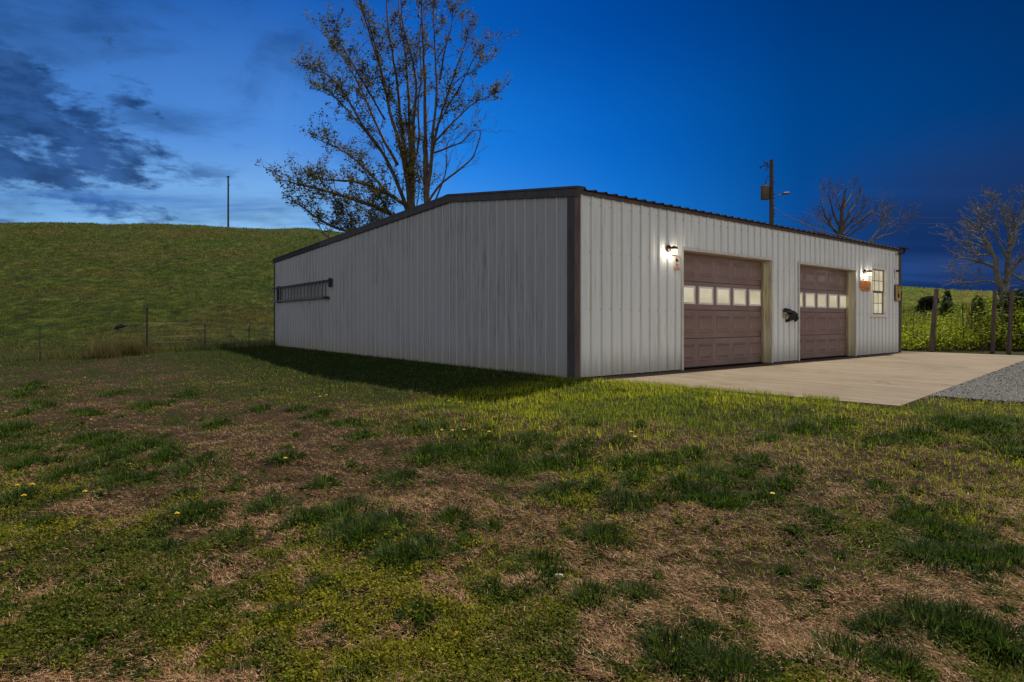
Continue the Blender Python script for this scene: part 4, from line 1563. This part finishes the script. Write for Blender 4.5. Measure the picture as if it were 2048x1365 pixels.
# ------------------------------------------------------------------ left wire fence
def wire_fence():
    e = empty('wire_fence', (FENCE[3][0], FENCE[3][1], gz(*FENCE[3])))
    o0 = e.location
    tag(e, 'low woven wire fence on thin posts between the lawn and the hillside at left', 'fence')
    rel = lambda x, y, z: (x - o0.x, y - o0.y, z - o0.z)
    path = []
    for a, b_ in zip(FENCE[:-1], FENCE[1:]):
        n = max(2, int(math.dist(a, b_) / 0.3))
        for i in range(n):
            t = i / n; path.append((a[0] + (b_[0] - a[0]) * t, a[1] + (b_[1] - a[1]) * t))
    path.append(FENCE[-1])
    for hgt in (0.12, 0.28, 0.45, 0.64, 0.84):
        MB().tube([rel(x, y, gz(x, y) + hgt + 0.015 * math.sin(i * .7)) for i, (x, y) in enumerate(path)], 0.0034, 3, False).build('strand', M['fence_wire'], e)
    mb = MB()
    d = 0; last = path[0]
    for a, b_ in zip(path[:-1], path[1:]):
        for t in (0.0, 0.5):
            x = a[0] + (b_[0] - a[0]) * t; y = a[1] + (b_[1] - a[1]) * t
            g = gz(x, y)
            mb.tube([rel(x, y, g + 0.05), rel(x, y, g + 0.84)], 0.0030, 3, False)
    o = mb.build('stay_wires', M['fence_wire'], e); o['kind'] = 'stuff'
    for (px, v, Zd, h, r_) in ((294, 700, 16.5, 1.28, 0.024), (410, 695, 18.5, 0.80, 0.016), (498, 692, 20.1, 0.80, 0.015), (80, 700, 15.2, 0.95, 0.010)):
        x = (px - CX) / F * Zd; g = gz(x, Zd)
        m_ = MB().tube([rel(x, Zd, g - 0.1), rel(x, Zd, g + h)], r_, 6)
        m_.box(*(lambda p: (p[0] - r_ * 1.6, p[0] + r_ * 1.6, p[1] - 0.004, p[1] + 0.004, p[2] - 0.05, p[2]))(rel(x, Zd, g + h)))
        m_.build('post', M['dark_metal'], e)


wire_fence()
# black scrap caught on the weeds
e = empty('black_scrap', tuple(at_depth(241, 655, 16.4)), 0.2)
tag(e, 'crumpled black scrap caught on the dead weeds left of the tall fence post', 'debris')
mbp = MB()
mbp.tube([(-0.16, 0, -0.05), (-0.10, 0.02, 0.0), (0.0, 0, 0.02), (0.10, -0.02, 0.05), (0.17, 0, 0.06)], [0.015, 0.05, 0.055, 0.05, 0.02], 7)
mbp.build('sheet', M['black_cloth'], e)
MB().tube([(-0.10, 0, -0.02), (-0.06, 0, -0.10)], [0.02, 0.01], 5).build('loose_end', M['black_cloth'], e)

# ------------------------------------------------------------------ trees
def tube_np(store, pts, rad, n=5):
    store.tube(pts, rad, n, False)


class Tree:
    def __init__(self, rng):
        self.trunk = MB(); self.twigs = MB(); self.tips = []; self.r = rng

    def limb(self, pts, r0, r1, sides=7, trunk=True):
        n = len(pts)
        # smooth with Catmull-Rom
        P = [Vector(p) for p in pts]
        out = []
        for i in range(n - 1):
            p0 = P[max(i - 1, 0)]; p1 = P[i]; p2 = P[i + 1]; p3 = P[min(i + 2, n - 1)]
            for k in range(4):
                t = k / 4
                out.append(0.5 * ((2 * p1) + (p2 - p0) * t + (2 * p0 - 5 * p1 + 4 * p2 - p3) * t * t + (3 * p1 - p0 - 3 * p2 + p3) * t ** 3))
        out.append(P[-1])
        m_ = len(out)
        out = [p + Vector((self.r.gauss(0, 1), self.r.gauss(0, 1), self.r.gauss(0, 1))) * (r0 * 0.10) if 0 < i < m_ - 1 else p for i, p in enumerate(out)]
        rad = [r0 + (r1 - r0) * (i / (m_ - 1)) ** 0.85 for i in range(m_)]
        (self.trunk if trunk else self.twigs).tube(out, rad, sides, False)
        return out, rad

    def twig(self, p, d, length, r, depth, spread=0.6, up=0.15, kids=(2, 4), minr=0.004, tip_from=1):
        n = 4
        pts = [p]; q = p.copy(); dd = d.normalized()
        rs = [r]
        for i in range(n):
            dd = (dd + Vector((self.r.gauss(0, .16), self.r.gauss(0, .16), self.r.gauss(0, .12) + up * 0.35))).normalized()
            q = q + dd * (length / n)
            pts.append(q.copy()); rs.append(max(minr, r * (1 - 0.62 * (i + 1) / n)))
        self.twigs.tube(pts, rs, 3 if r < 0.03 else 4, False)
        if depth <= tip_from:
            self.tips.append((pts[-1].copy(), dd.copy(), length))
            self.tips.append((pts[2].copy(), dd.copy(), length))
            self.tips.append((pts[3].copy(), dd.copy(), length))
        if depth > 0:
            for k in range(self.r.randint(*kids)):
                i = self.r.randint(1, n)
                base = pts[i]
                ax = Vector((self.r.gauss(0, 1), self.r.gauss(0, 1), self.r.gauss(0, .6))).normalized()
                nd = (dd * (1 - spread * .5) + ax * spread + Vector((0, 0, up))).normalized()
                self.twig(base, nd, length * self.r.uniform(0.5, 0.78), rs[i] * 0.7, depth - 1, spread, up, kids, minr, tip_from)


def leaf_cloud(pts, size, cols, rng, rel, flat=0.6):
    n = len(pts)
    P = np.array(pts)
    a = rng.uniform(0, 6.28, n); t = rng.uniform(-1.2, 1.2, n); s = size * rng.uniform(0.55, 1.3, n)
    ux = np.stack([np.cos(a), np.sin(a), np.sin(t) * 0.6], 1); ux /= np.linalg.norm(ux, axis=1)[:, None]
    vx = np.cross(ux, np.stack([rng.normal(0, 1, n), rng.normal(0, 1, n), rng.normal(0, 1, n)], 1)); vx /= np.linalg.norm(vx, axis=1)[:, None] + 1e-9
    w = flat
    V = np.stack([P - ux * s[:, None], P + vx * (s * w)[:, None], P + ux * s[:, None], P - vx * (s * w)[:, None]], 1) - np.array(rel)
    return V.reshape(-1, 3), (np.arange(n)[:, None] * 4 + np.arange(4)), np.repeat(cols, 4, 0)


def finish_tree(T, name, base, label, barkm, leaves=None, group=None):
    e = empty(name, tuple(base))
    tag(e, label, 'tree', group)
    for st, nm in ((T.trunk, 'trunk'), (T.twigs, 'twigs')):
        if not st.v: continue
        st.v = [(x - base[0], y - base[1], z - base[2]) for x, y, z in st.v]
        st.build(nm, barkm, e, True)
    if leaves is not None:
        V, Fc, C = leaves
        link('foliage', mesh_np('foliage', V, Fc, C), M['leaf'], e)
    return e


def big_tree(trunk_px, limbs, Zt, label, leaf_n, seed, leaf_zone):
    rng = random.Random(seed); nr = np.random.default_rng(seed)
    T = Tree(rng)
    bx = (trunk_px[0][0] - CX) / F * Zt
    base = Vector((bx, Zt, gz(bx, Zt) - 0.15))
    pts = [base] + [at_depth(u, v, Zt) for u, v in trunk_px]
    T.limb(pts, trunk_px_r[0], trunk_px_r[1], 9)
    for lm in limbs:
        px, r0, dep, leafy_, tw = lm
        n = len(px)
        P = []
        for i, (u, v) in enumerate(px):
            P.append(at_depth(u, v, Zt + dep * (i / (n - 1)) ** 1.1))
        out, rad = T.limb(P, r0, max(0.012, r0 * 0.18), 6)
        m_ = len(out)
        tw = int(tw * 1.4)
        for k in range(tw):
            i = rng.randint(int(m_ * 0.22), m_ - 1)
            dd = (out[min(i + 1, m_ - 1)] - out[i - 1]).normalized()
            side = Vector((rng.gauss(0, 1), rng.gauss(0, 1), rng.gauss(0, .5))).normalized()
            d = (dd * 0.75 + side * 0.75 + Vector((0, 0, 0.15))).normalized()
            before = len(T.tips)
            T.twig(out[i], d, rng.uniform(0.45, 1.05) * (1.25 - 0.55 * i / m_), max(0.008, rad[i] * 0.38), 2, 0.6, 0.18, (2, 3), 0.005)
            if rng.random() > leafy_:
                del T.tips[before:]
    # leaves in small clusters at the twig ends
    L = []
    if T.tips:
        for k in range(leaf_n):
            p, d, ln = T.tips[rng.randrange(len(T.tips))]
            q = p - d * rng.uniform(0, 0.3) + Vector((rng.gauss(0, .07), rng.gauss(0, .07), rng.gauss(0, .07)))
            L.append(tuple(q))
    n = len(L)
    t = nr.random(n)[:, None]
    cols = np.array([[0.060, 0.075, 0.014]]) * (1 - t) + np.array([[0.16, 0.12, 0.022]]) * t
    cols = cols * nr.uniform(0.5, 1.6, (n, 1))
    lv = leaf_cloud(L, 0.056, cols, nr, tuple(base))
    return finish_tree(T, 'budding_tree', base, label, M['bark'], lv)


trunk_px_r = (0.33, 0.09)
big_tree([(822, 560), (824, 470), (821, 415), (824, 350), (827, 290), (826, 250)], [
    ([(820, 430), (813, 350), (798, 285), (780, 225), (765, 150), (737, 60), (712, -30)], 0.12, -1.5, 1, 22),
    ([(822, 420), (812, 330), (803, 250), (792, 150), (777, 60), (772, -40)], 0.12, 0.8, 1, 20),
    ([(824, 380), (820, 280), (817, 200), (812, 120), (800, 40), (797, -40)], 0.10, 2.0, 1, 18),
    ([(826, 250), (832, 180), (822, 110), (806, 50), (800, -30)], 0.08, -1.5, 1, 12),
    ([(816, 425), (792, 360), (762, 300), (728, 255), (690, 190), (655, 150), (625, 140)], 0.10, -2.0, 1, 24),
    ([(795, 330), (765, 275), (742, 225), (715, 165), (682, 110), (642, 62)], 0.08, 1.8, 1, 24),
    ([(786, 250), (768, 170), (750, 90), (728, 20), (705, -35)], 0.07, -2.0, 1, 16),
    ([(770, 240), (735, 180), (700, 120), (670, 70)], 0.05, -2.6, 1, 16),
    ([(760, 300), (720, 250), (680, 205), (650, 178), (632, 182)], 0.06, 1.5, 1, 18),
    ([(816, 415), (775, 388), (734, 371), (698, 362), (655, 360), (625, 354)], 0.11, 1.6, 1, 22),
    ([(808, 440), (745, 412), (690, 394), (640, 378), (600, 370), (572, 362)], 0.11, -1.8, 1, 24),
    ([(790, 460), (735, 470), (690, 462), (655, 448), (622, 428), (600, 410), (580, 402)], 0.09, -3.0, 0.9, 16),
    ([(775, 385), (738, 345), (700, 312), (665, 292), (632, 278)], 0.07, 0.5, 1, 18),
    ([(800, 440), (775, 420), (760, 395), (740, 360), (720, 330)], 0.05, -2.5, 1, 14),
    ([(815, 450), (790, 440), (765, 450), (740, 440), (715, 420)], 0.04, 2.2, 1, 14),
    ([(827, 330), (838, 280), (836, 210), (843, 150), (838, 90), (845, 30)], 0.06, 1.0, 0.9, 12),
    ([(700, 465), (690, 440), (672, 415), (660, 395)], 0.03, -3, 1, 8),
    ([(826, 440), (836, 400), (838, 360), (830, 320)], 0.03, -0.5, 1, 14),
    ([(818, 440), (806, 395), (808, 350), (815, 300)], 0.03, -0.8, 1, 14),
    ([(770, 470), (752, 455), (748, 430), (735, 400)], 0.03, -2.0, 1, 14),
    ([(735, 480), (715, 470), (700, 450), (690, 425)], 0.03, -1.5, 1, 12),
    ([(665, 480), (650, 470), (640, 455), (632, 440)], 0.03, -1.5, 0.8, 8),
], 27.0, 'tall many stemmed tree with small brownish new leaves rising behind the garage roof', 19000, 3, None)
trunk_px_r = (0.17, 0.11)
big_tree([(853, 560), (853, 470), (853, 415), (852, 350), (851, 280)], [
    ([(851, 300), (850, 180), (846, 80), (842, -40)], 0.10, 0.8, 0.8, 14),
    ([(853, 400), (862, 330), (866, 265), (873, 180), (869, 90), (866, 20)], 0.10, -1.0, 0.8, 14),
    ([(862, 325), (876, 250), (895, 190), (915, 130), (935, 70), (925, 40)], 0.07, 1.2, 1, 16),
    ([(864, 292), (890, 262), (920, 232), (950, 205), (985, 190)], 0.06, -1.0, 1, 14),
    ([(870, 262), (895, 215), (922, 170), (955, 105), (988, 88)], 0.045, 0.5, 0.9, 10),
    ([(853, 410), (880, 370), (912, 345), (943, 318), (956, 288), (960, 262), (945, 244)], 0.06, 0.6, 0.0, 9),
    ([(863, 308), (895, 296), (925, 283), (946, 262), (966, 262)], 0.05, -0.6, 0.05, 8),
    ([(868, 408), (885, 365), (893, 335), (893, 300), (900, 275)], 0.045, 1.0, 0.0, 9),
    ([(853, 390), (840, 340), (832, 320)], 0.04, -0.6, 0.3, 5),
    ([(880, 160), (890, 100), (905, 40), (900, -20)], 0.05, 0.4, 0.9, 12),
    ([(905, 170), (930, 150), (950, 140), (962, 115)], 0.03, 0.9, 1, 9),
], 26.3, 'slimmer half bare tree with a curved right limb just right of the many stemmed tree', 3600, 9, None)


def limb_tree(trunk_px, r0, r1, limbs, Zt, label, seed, barkm, tw=9, tl=1.0, tr=0.4, name='bare_tree', depth=2):
    rng = random.Random(seed)
    T = Tree(rng)
    bx = (trunk_px[0][0] - CX) / F * Zt
    base = Vector((bx, Zt, gz(bx, Zt) - 0.1))
    T.limb([base] + [at_depth(u, v, Zt) for u, v in trunk_px], r0, r1, 8)
    for px, rr in limbs:
        dep = rng.uniform(-1, 1) * Zt * 0.05
        n = len(px)
        P = [at_depth(u, v, Zt + dep * (i / (n - 1)) ** 1.1) for i, (u, v) in enumerate(px)]
        out, rad = T.limb(P, rr * 0.82, 0.010, 6)
        m_ = len(out)
        for k in range(tw):
            i = rng.randint(int(m_ * 0.3), m_ - 1)
            dd = (out[min(i + 1, m_ - 1)] - out[i - 1]).normalized()
            side = Vector((rng.gauss(0, 1), rng.gauss(0, 1), rng.gauss(0.1, .5))).normalized()
            T.twig(out[i], (dd + side * 0.75).normalized(), tl * rng.uniform(0.6, 1.2), max(0.010, rad[i] * tr), depth, 0.55, 0.10, (2, 4), 0.006)
    return finish_tree(T, name, base, label, M[barkm])


limb_tree([(1681, 520), (1682, 470), (1683, 430), (1688, 395), (1694, 376)], 0.24, 0.03, [
    ([(1681, 478), (1665, 455), (1650, 430), (1642, 400), (1643, 385)], 0.12), ([(1682, 460), (1668, 430), (1660, 400), (1655, 384)], 0.10),
    ([(1683, 445), (1680, 415), (1672, 390), (1668, 378)], 0.08), ([(1683, 455), (1700, 425), (1715, 405), (1722, 384)], 0.11),
    ([(1682, 465), (1705, 440), (1725, 420), (1738, 400)], 0.11), ([(1682, 475), (1710, 450), (1735, 430), (1748, 418)], 0.10),
    ([(1681, 480), (1700, 470), (1725, 455), (1752, 442)], 0.07), ([(1680, 482), (1655, 470), (1630, 462), (1615, 453)], 0.08),
    ([(1681, 470), (1655, 448), (1632, 432)], 0.08), ([(1684, 420), (1700, 395), (1707, 378)], 0.07)],
    36, 'bare spreading tree showing over the garage roof right of the utility pole', 21, 'bark', 9, 0.7)
limb_tree([(1730, 520), (1738, 487), (1757, 460), (1772, 436), (1783, 422)], 0.10, 0.02, [
    ([(1738, 487), (1766, 472), (1788, 466), (1803, 450)], 0.07), ([(1752, 466), (1775, 450), (1795, 438), (1808, 434)], 0.05), ([(1760, 455), (1762, 440), (1772, 425)], 0.04)],
    33, 'thin leaning bare branches over the roof at the far end of the garage', 24, 'bark_pale', 8, 0.8)
limb_tree([(2010, 640), (2010, 600), (2009, 580)], 0.20, 0.17, [
    ([(2009, 588), (1998, 565), (1992, 538), (1988, 515), (1966, 472), (1942, 445), (1920, 428)], 0.15),
    ([(2010, 585), (2012, 560), (2014, 540), (2020, 485), (2015, 454), (2006, 423), (2000, 394)], 0.15),
    ([(2019, 490), (2034, 454), (2045, 425), (2050, 402)], 0.08), ([(2013, 562), (2028, 534), (2048, 515), (2075, 490)], 0.11),
    ([(1989, 515), (1972, 497), (1936, 485), (1912, 480)], 0.07), ([(1991, 534), (1960, 525), (1925, 516), (1906, 526)], 0.07),
    ([(1987, 512), (1970, 490), (1963, 454), (1960, 424), (1954, 414)], 0.06), ([(2004, 572), (1972, 562), (1936, 566), (1906, 566)], 0.06),
    ([(2016, 520), (2003, 495), (1990, 465), (1983, 440), (1985, 420)], 0.06), ([(2017, 505), (2030, 480), (2030, 450), (2024, 420), (2028, 400)], 0.06),
    ([(2020, 545), (2045, 560), (2080, 565)], 0.05), ([(1985, 505), (1965, 510), (1945, 500), (1930, 460)], 0.05)],
    20.5, 'large bare tree with pale twigs standing behind the fence at far right', 33, 'bark_pale', 11, 0.5)


# ------------------------------------------------------------------ utility pole, lines, far pole
def utility_pole():
    Zd = 44.0
    x = (1543 - CX) / F * Zd
    g = gz(x, Zd)
    top = CAMH + (HY - 320) / F * Zd
    e = empty('utility_pole', (x, Zd, g))
    tag(e, 'dark wooden utility pole with transformer and curved street light arm above the roof', 'utility pole')
    H = top - g
    s = Zd / F
    MB().tube([(0, 0, -0.3), (0, 0, H)], [0.20, 0.135], 10).build('pole', M['pole_wood'], e)
    zz = lambda v: CAMH + (HY - v) / F * Zd - g
    MB().lathe([(0.10, 0), (0.30, 0.02), (0.31, 0.9), (0.34, 0.94), (0.34, 1.0), (0.12, 1.06)], 16, (-0.47, 0, zz(400))).build('transformer', M['rust'], e, True)
    MB().tube([(-0.45, 0, zz(374)), (-0.42, 0, zz(360)), (-0.20, 0, zz(352))], [0.05, 0.035, 0.02], 6).build('bushing', M['dark_metal'], e)
    arm = MB(); arm.tube([(0.1, 0, zz(400)), (0.25, 0, zz(396)), (0.55, 0, zz(391)), (0.8, 0, zz(388.5))], 0.035, 6)
    arm.build('light_arm', M['dark_metal'], e)
    MB().tube([(0.75, 0, zz(388.5)), (0.9, 0, zz(387.5)), (1.25, 0, zz(386.5)), (1.38, 0, zz(386.8))], [0.05, 0.10, 0.10, 0.03], 8).build('light_head', M['rust'], e)
    ca = MB(); ca.tube([(0, 0, zz(330)), (-0.45, 0, zz(331)), (-0.85, 0, zz(333.5))], 0.035, 5)
    ca.tube([(0, 0, zz(341)), (-0.3, 0, zz(333))], 0.025, 5)
    ca.build('bracket', M['dark_metal'], e)
    for dx_, v in ((-0.32, 328), (-0.5, 327), (-0.8, 336)):
        MB().lathe([(0.03, 0), (0.07, 0.03), (0.04, 0.08), (0.07, 0.12), (0.03, 0.18)], 8, (dx_, 0, zz(v) - 0.05)).build('insulator', M['dark_metal'], e)
    MB().tube([(-0.40, 0, zz(332)), (-0.43, 0, zz(342)), (-0.33, 0, zz(343)), (-0.31, 0, zz(334))], 0.022, 5).build('cutout', M['dark_metal'], e)
    for v in (365, 390, 412, 422, 428, 433):
        MB().box(0.13, 0.24, -0.05, 0.05, zz(v) - 0.03, zz(v) + 0.05).build('bolt', M['dark_metal'], e)
    return x, Zd


upx, upy = utility_pole()


def wire(name, a, b_, sag, r, label, group=None):
    pts = []
    for i in range(17):
        t = i / 16
        p = a.lerp(b_, t); p.z -= sag * 4 * t * (1 - t)
        pts.append(p)
    o0 = pts[0].copy()
    o = MB().tube([p - o0 for p in pts], r, 4, False).build(name, M['wire'])
    o.location = o0
    tag(o, label, 'cable', group)


wire('service_wire', at_depth(1545, 413, 44), at_depth(1800, 498, 17.0), 0.35, 0.018, 'thin service cable dropping from the utility pole towards the far roof corner')
wire('power_line', at_depth(1544, 432, 44), at_depth(2200, 432, 60), 0.2, 0.016, 'upper of two thin horizontal lines crossing behind the bare trees')
wire('power_line', at_depth(1544, 441, 44), at_depth(2200, 446, 60), 0.2, 0.014, 'lower of two thin horizontal lines crossing behind the bare trees')

Zd = 128.0
x = (456.5 - CX) / F * Zd
g = gz(x, Zd)
e = empty('hilltop_pole', (x, Zd, g))
tag(e, 'lone slim dark pole standing on the hill crest at left', 'pole')
Hp = CAMH + (HY - 353) / F * Zd - g
MB().tube([(0, 0, -0.5), (0, 0, Hp)], [0.20, 0.16], 8).build('pole', M['pole_wood'], e)
MB().box(-0.3, 0.22, -0.1, 0.1, Hp - 0.25, Hp + 0.05).build('cap', M['dark_metal'], e)
MB().box(0.1, 0.35, -0.05, 0.05, Hp - 2.0, Hp - 1.85).build('bracket', M['dark_metal'], e)


# ------------------------------------------------------------------ right fence, undergrowth, shrubs
def right_fence():
    base = ground_pt(1865, 702)
    e = empty('post_fence', (base.x, base.y, 0))
    tag(e, 'fence of rough leaning wooden posts and thin wire at the far edge of the concrete', 'fence')
    rel = lambda p: (p[0] - base.x, p[1] - base.y, p[2])
    spec = [(1863, 701, 1873, 579, 0.062, 'wood_post', 17.6), (1985, 707, 1990, 580, 0.055, 'wood_post', 17.2), (2017, 708, 2024, 580, 0.055, 'wood_post', 16.7),
            (1797.5, 700, 1803.5, 584, 0.018, 'dark_metal', 17.9), (1928, 690, 1925, 610, 0.016, 'dark_metal', 18.5), (1942, 696, 1944, 604, 0.02, 'wood_post', 18.3), (2004, 700, 2006, 600, 0.02, 'wood_post', 18.3), (2070, 710, 2072, 585, 0.055, 'wood_post', 16.0)]
    tops = []
    for (u0, v0, u1, v1, r_, m_, Z_) in spec:
        a = at_depth(u0, v0, Z_); a.z = min(a.z, -0.02) ; b_ = at_depth(u1, v1, Z_ + 0.05)
        mid_ = (a + b_) / 2 + Vector((random.uniform(-.01, .01), 0, 0))
        MB().tube([rel(a), rel(mid_), rel(b_)], [r_ * 1.1, r_, r_ * .92], 8).build('post', M[m_], e, bevel=0)
        tops.append((a, b_))
    order = [3, 0, 4, 1, 2, 7]
    for f in (0.30, 0.62, 0.90):
        pts = [rel(tops[i][0].lerp(tops[i][1], f)) for i in order]
        MB().tube(pts, 0.0035, 3, False).build('strand', M['fence_wire'], e)


right_fence()


def in_crowd(n, cx, cy, rx, ry, zb, rz, rng):
    a = rng.uniform(0, 6.28, n); t = rng.uniform(-1, 1, n); r = rng.random(n) ** 0.45
    s = np.sqrt(1 - t * t)
    return np.stack([cx + np.cos(a) * s * r * rx, cy + np.sin(a) * s * r * ry, zb + rz * (1 + t * r)], 1)


def undergrowth():
    """mass of leafy brambles filling the bank behind the right fence"""
    nr = np.random.default_rng(77)
    parts = []
    L = []
    lumps = []
    for k in range(150):
        u = nr.uniform(1775, 2130); Z_ = nr.uniform(17.9, 27.5)
        # height lower at left
        h = nr.uniform(0.28, 0.55) * (1.0 + 0.7 * smooth(1880, 2040, u)) * (1 + (Z_ - 18) * 0.05)
        x = (u - CX) / F * Z_
        lumps.append((x, Z_, nr.uniform(0.4, 0.9), h, u))
    Ps = []; Cs = []
    for (x, y, r, h, u) in lumps:
        m_ = 620 if y < 21 else 380
        P = in_crowd(m_, x, y, r, r, -0.05, h, nr)
        Ps.append(P)
        dk = float(smooth(1930, 2060, u)) * (y < 20.5)
        k_ = nr.random()
        base = np.array([0.34, 0.38, 0.018]) * (1 - k_) + np.array([0.17, 0.23, 0.016]) * k_
        base = base * (1 - 0.3 * dk)
        Cs.append(base[None] * nr.uniform(0.5, 1.5, (m_, 1)))
    P = np.concatenate(Ps); C = np.concatenate(Cs)
    k = ~blocked(P[:, 0], P[:, 1]) & (P[:, 2] > 0)
    P, C = P[k], C[k]
    V, Fc, Cc = leaf_cloud(P, 0.036, C, nr, (0, 0, 0), 0.7)
    parts.append((V, Fc, Cc))
    # thin stems
    n = 900
    u = nr.uniform(1780, 2120, n); Y = nr.uniform(17.9, 25, n); X = (u - CX) / F * Y
    kk = ~blocked(X, Y); X, Y = X[kk], Y[kk]; n = len(X)
    parts.append(blades(X, Y, ground_z(X, Y), nr.uniform(0.5, 1.7, n), np.full(n, 0.014), np.abs(nr.normal(0.1, 0.1, n)), nr.uniform(0, 6.28, n),
                        np.tile(np.array([[0.07, 0.06, 0.03]]), (n, 1)) * nr.uniform(.5, 1.5, (n, 1)), 3, 0.5))
    V, Fc, Cc = cat(parts)
    o = link('undergrowth', mesh_np('undergrowth', V, Fc, Cc), M['leaf'])
    tag(o, 'dense leafy green brambles and weeds filling the bank behind the right fence', 'undergrowth', kind='stuff')


undergrowth()


def shrub(u, v, Z_, rx, rz, n, colr, label, name='shrub', leafs=0.05, seed=1, stem=True):
    nr = np.random.default_rng(seed)
    x = (u - CX) / F * Z_; zc = CAMH + (HY - v) / F * Z_
    g = gz(x, Z_)
    e = empty(name, (x, Z_, g)); tag(e, label, 'shrub' if name == 'shrub' else 'tree')
    mb = MB()
    P = []
    for k in range(9):
        a = nr.uniform(0, 6.28); rr = rx * nr.uniform(.1, .6)
        tip = (math.cos(a) * rr, math.sin(a) * rr, zc - g + nr.uniform(-.3, .7) * rz)
        mb.tube([(0, 0, -0.05), (tip[0] * .25, tip[1] * .25, (zc - g) * .5), tip], [0.04, 0.025, 0.008], 5, False)
        P.append(in_crowd(n // 9, tip[0], tip[1], rx * .55, rx * .55, tip[2] - rz * .5, rz * .5, nr))
    mb.build('stem', M['bark'], e, True)
    P = np.concatenate(P)
    C = np.array(colr)[None] * nr.uniform(0.5, 1.5, (len(P), 1))
    V, Fc, Cc = leaf_cloud(P, leafs, C, nr, (0, 0, 0), 0.7)
    link('foliage', mesh_np('foliage', V, Fc, Cc), M['leaf'], e)


shrub(1853, 618, 30, 0.62, 0.55, 5200, (0.022, 0.034, 0.012), 'dark round evergreen shrub on the slope beyond the leaning wooden post', seed=4)
shrub(1888, 625, 27, 0.45, 0.62, 1500, (0.045, 0.070, 0.018), 'slender sapling with sparse leaves just right of the leaning wooden post', 'sapling', seed=5)
shrub(1895, 610, 31, 0.28, 0.75, 1600, (0.022, 0.034, 0.012), 'dark narrow sapling on the slope behind the sparse sapling', 'sapling', seed=6)
shrub(1958, 640, 21, 0.35, 0.8, 1500, (0.070, 0.105, 0.020), 'leafy light green sapling just left of the paired wooden posts', 'sapling', seed=8)
shrub(2040, 640, 19, 0.7, 0.9, 5200, (0.050, 0.085, 0.014), 'dark dense shrub at the right edge beside the big bare tree', seed=9)
shrub(1828, 655, 26, 0.8, 0.45, 3200, (0.085, 0.130, 0.022), 'rounded bright green shrub beside the thin steel post', seed=10)


# ------------------------------------------------------------------ dandelions and a stone
DAND = [(182, 840), (170, 984), (35, 972), (65, 970), (48, 992), (354, 1032), (571, 918), (905, 862), (884, 862), (928, 861), (978, 865), (898, 803), (921, 806), (1545, 988), (1262, 864), (1270, 875),
        (12, 825), (640, 795), (653, 792), (170, 755)]
DL = ['yellow dandelion on the bare strip at upper left', 'yellow dandelion in the dark tuft at lower left', 'leftmost yellow dandelion of the lower left trio', 'rightmost yellow dandelion of the lower left trio',
      'lowest yellow dandelion of the lower left trio', 'yellow dandelion in the low tuft nearest the camera, left of centre', 'yellow dandelion in the small tuft on dead thatch',
      'second from the left in the dandelion row on the mid lawn', 'leftmost in the dandelion row on the mid lawn', 'third from the left in the dandelion row on the mid lawn',
      'rightmost in the dandelion row on the mid lawn', 'left one of two dandelions by the tip of the garage shadow', 'right one of two dandelions by the tip of the garage shadow',
      'yellow dandelion beside a tuft right of centre', 'left one of two small dandelions below the concrete edge', 'right one of two small dandelions below the concrete edge',
      'yellow dandelion at the far left edge of the lawn', 'left one of two faint dandelions on the lawn in front of the gable', 'right one of two faint dandelions on the lawn in front of the gable',
      'farthest yellow dandelion, on the lawn before the wire fence']


def dandelion_meshes():
    s = MB(); s.tube([(0, 0, 0), (0.004, 0, 0.03), (0.002, 0.002, 0.06)], [0.0022, 0.002, 0.002], 5)
    h = MB()
    for ring, (r, z, n) in enumerate(((0.017, 0.060, 12), (0.011, 0.064, 9), (0.006, 0.068, 6))):
        for k in range(n):
            a = 2 * math.pi * k / n + ring
            c, s_ = math.cos(a), math.sin(a)
            w = 0.0035
            h.add([(-s_ * w * .5, c * w * .5, z - 0.003), (s_ * w * .5, -c * w * .5, z - 0.003), (c * r + s_ * w, s_ * r - c * w, z + 0.002), (c * r - s_ * w, s_ * r + c * w, z + 0.002)], [(0, 1, 2, 3)])
    return s.mesh('stem'), h.mesh('flower_head')


M['stem_green'] = simple('dandelion stem', (0.12, 0.16, 0.05), 0.6)
M['dandelion_yellow'] = simple('dandelion yellow', (0.75, 0.50, 0.02), 0.6, 0, 0.15, 60)
ds, dh = dandelion_meshes()
for i, (u, v) in enumerate(DAND):
    z = -0.2
    for _ in range(4):
        q = ground_pt(u, v, z + 0.05); z = gz(q.x, q.y)
    if blocked(np.array([q.x]), np.array([q.y]))[0]: continue
    e = empty('dandelion', (q.x, q.y, z), random.uniform(0, 6))
    k = 0.75 + 0.03 * min(q.y, 8)
    e.scale = (k, k, k)
    lab = DL[i]
    tag(e, lab, 'dandelion', 'dandelions flowering in the lawn')
    link('stem', ds, M['stem_green'], e)
    link('flower_head', dh, M['dandelion_yellow'], e)

z = -0.3
for _ in range(4):
    q = ground_pt(1117, 1157, z); z = gz(q.x, q.y)
o = MB().add([(-.022, -.008, 0), (.02, -.012, 0), (.026, .008, 0), (-.018, .012, 0), (-.016, -.006, .012), (.014, -.008, .014), (.018, .006, .010), (-.012, .008, .012)],
             [(0, 1, 5, 4), (1, 2, 6, 5), (2, 3, 7, 6), (3, 0, 4, 7), (4, 5, 6, 7), (0, 3, 2, 1)]).build('pale_stone', M['frame_white'])
o.location = (q.x, q.y, z + 0.006)
tag(o, 'small pale stone lying at the right edge of the big centre tuft', 'stone')
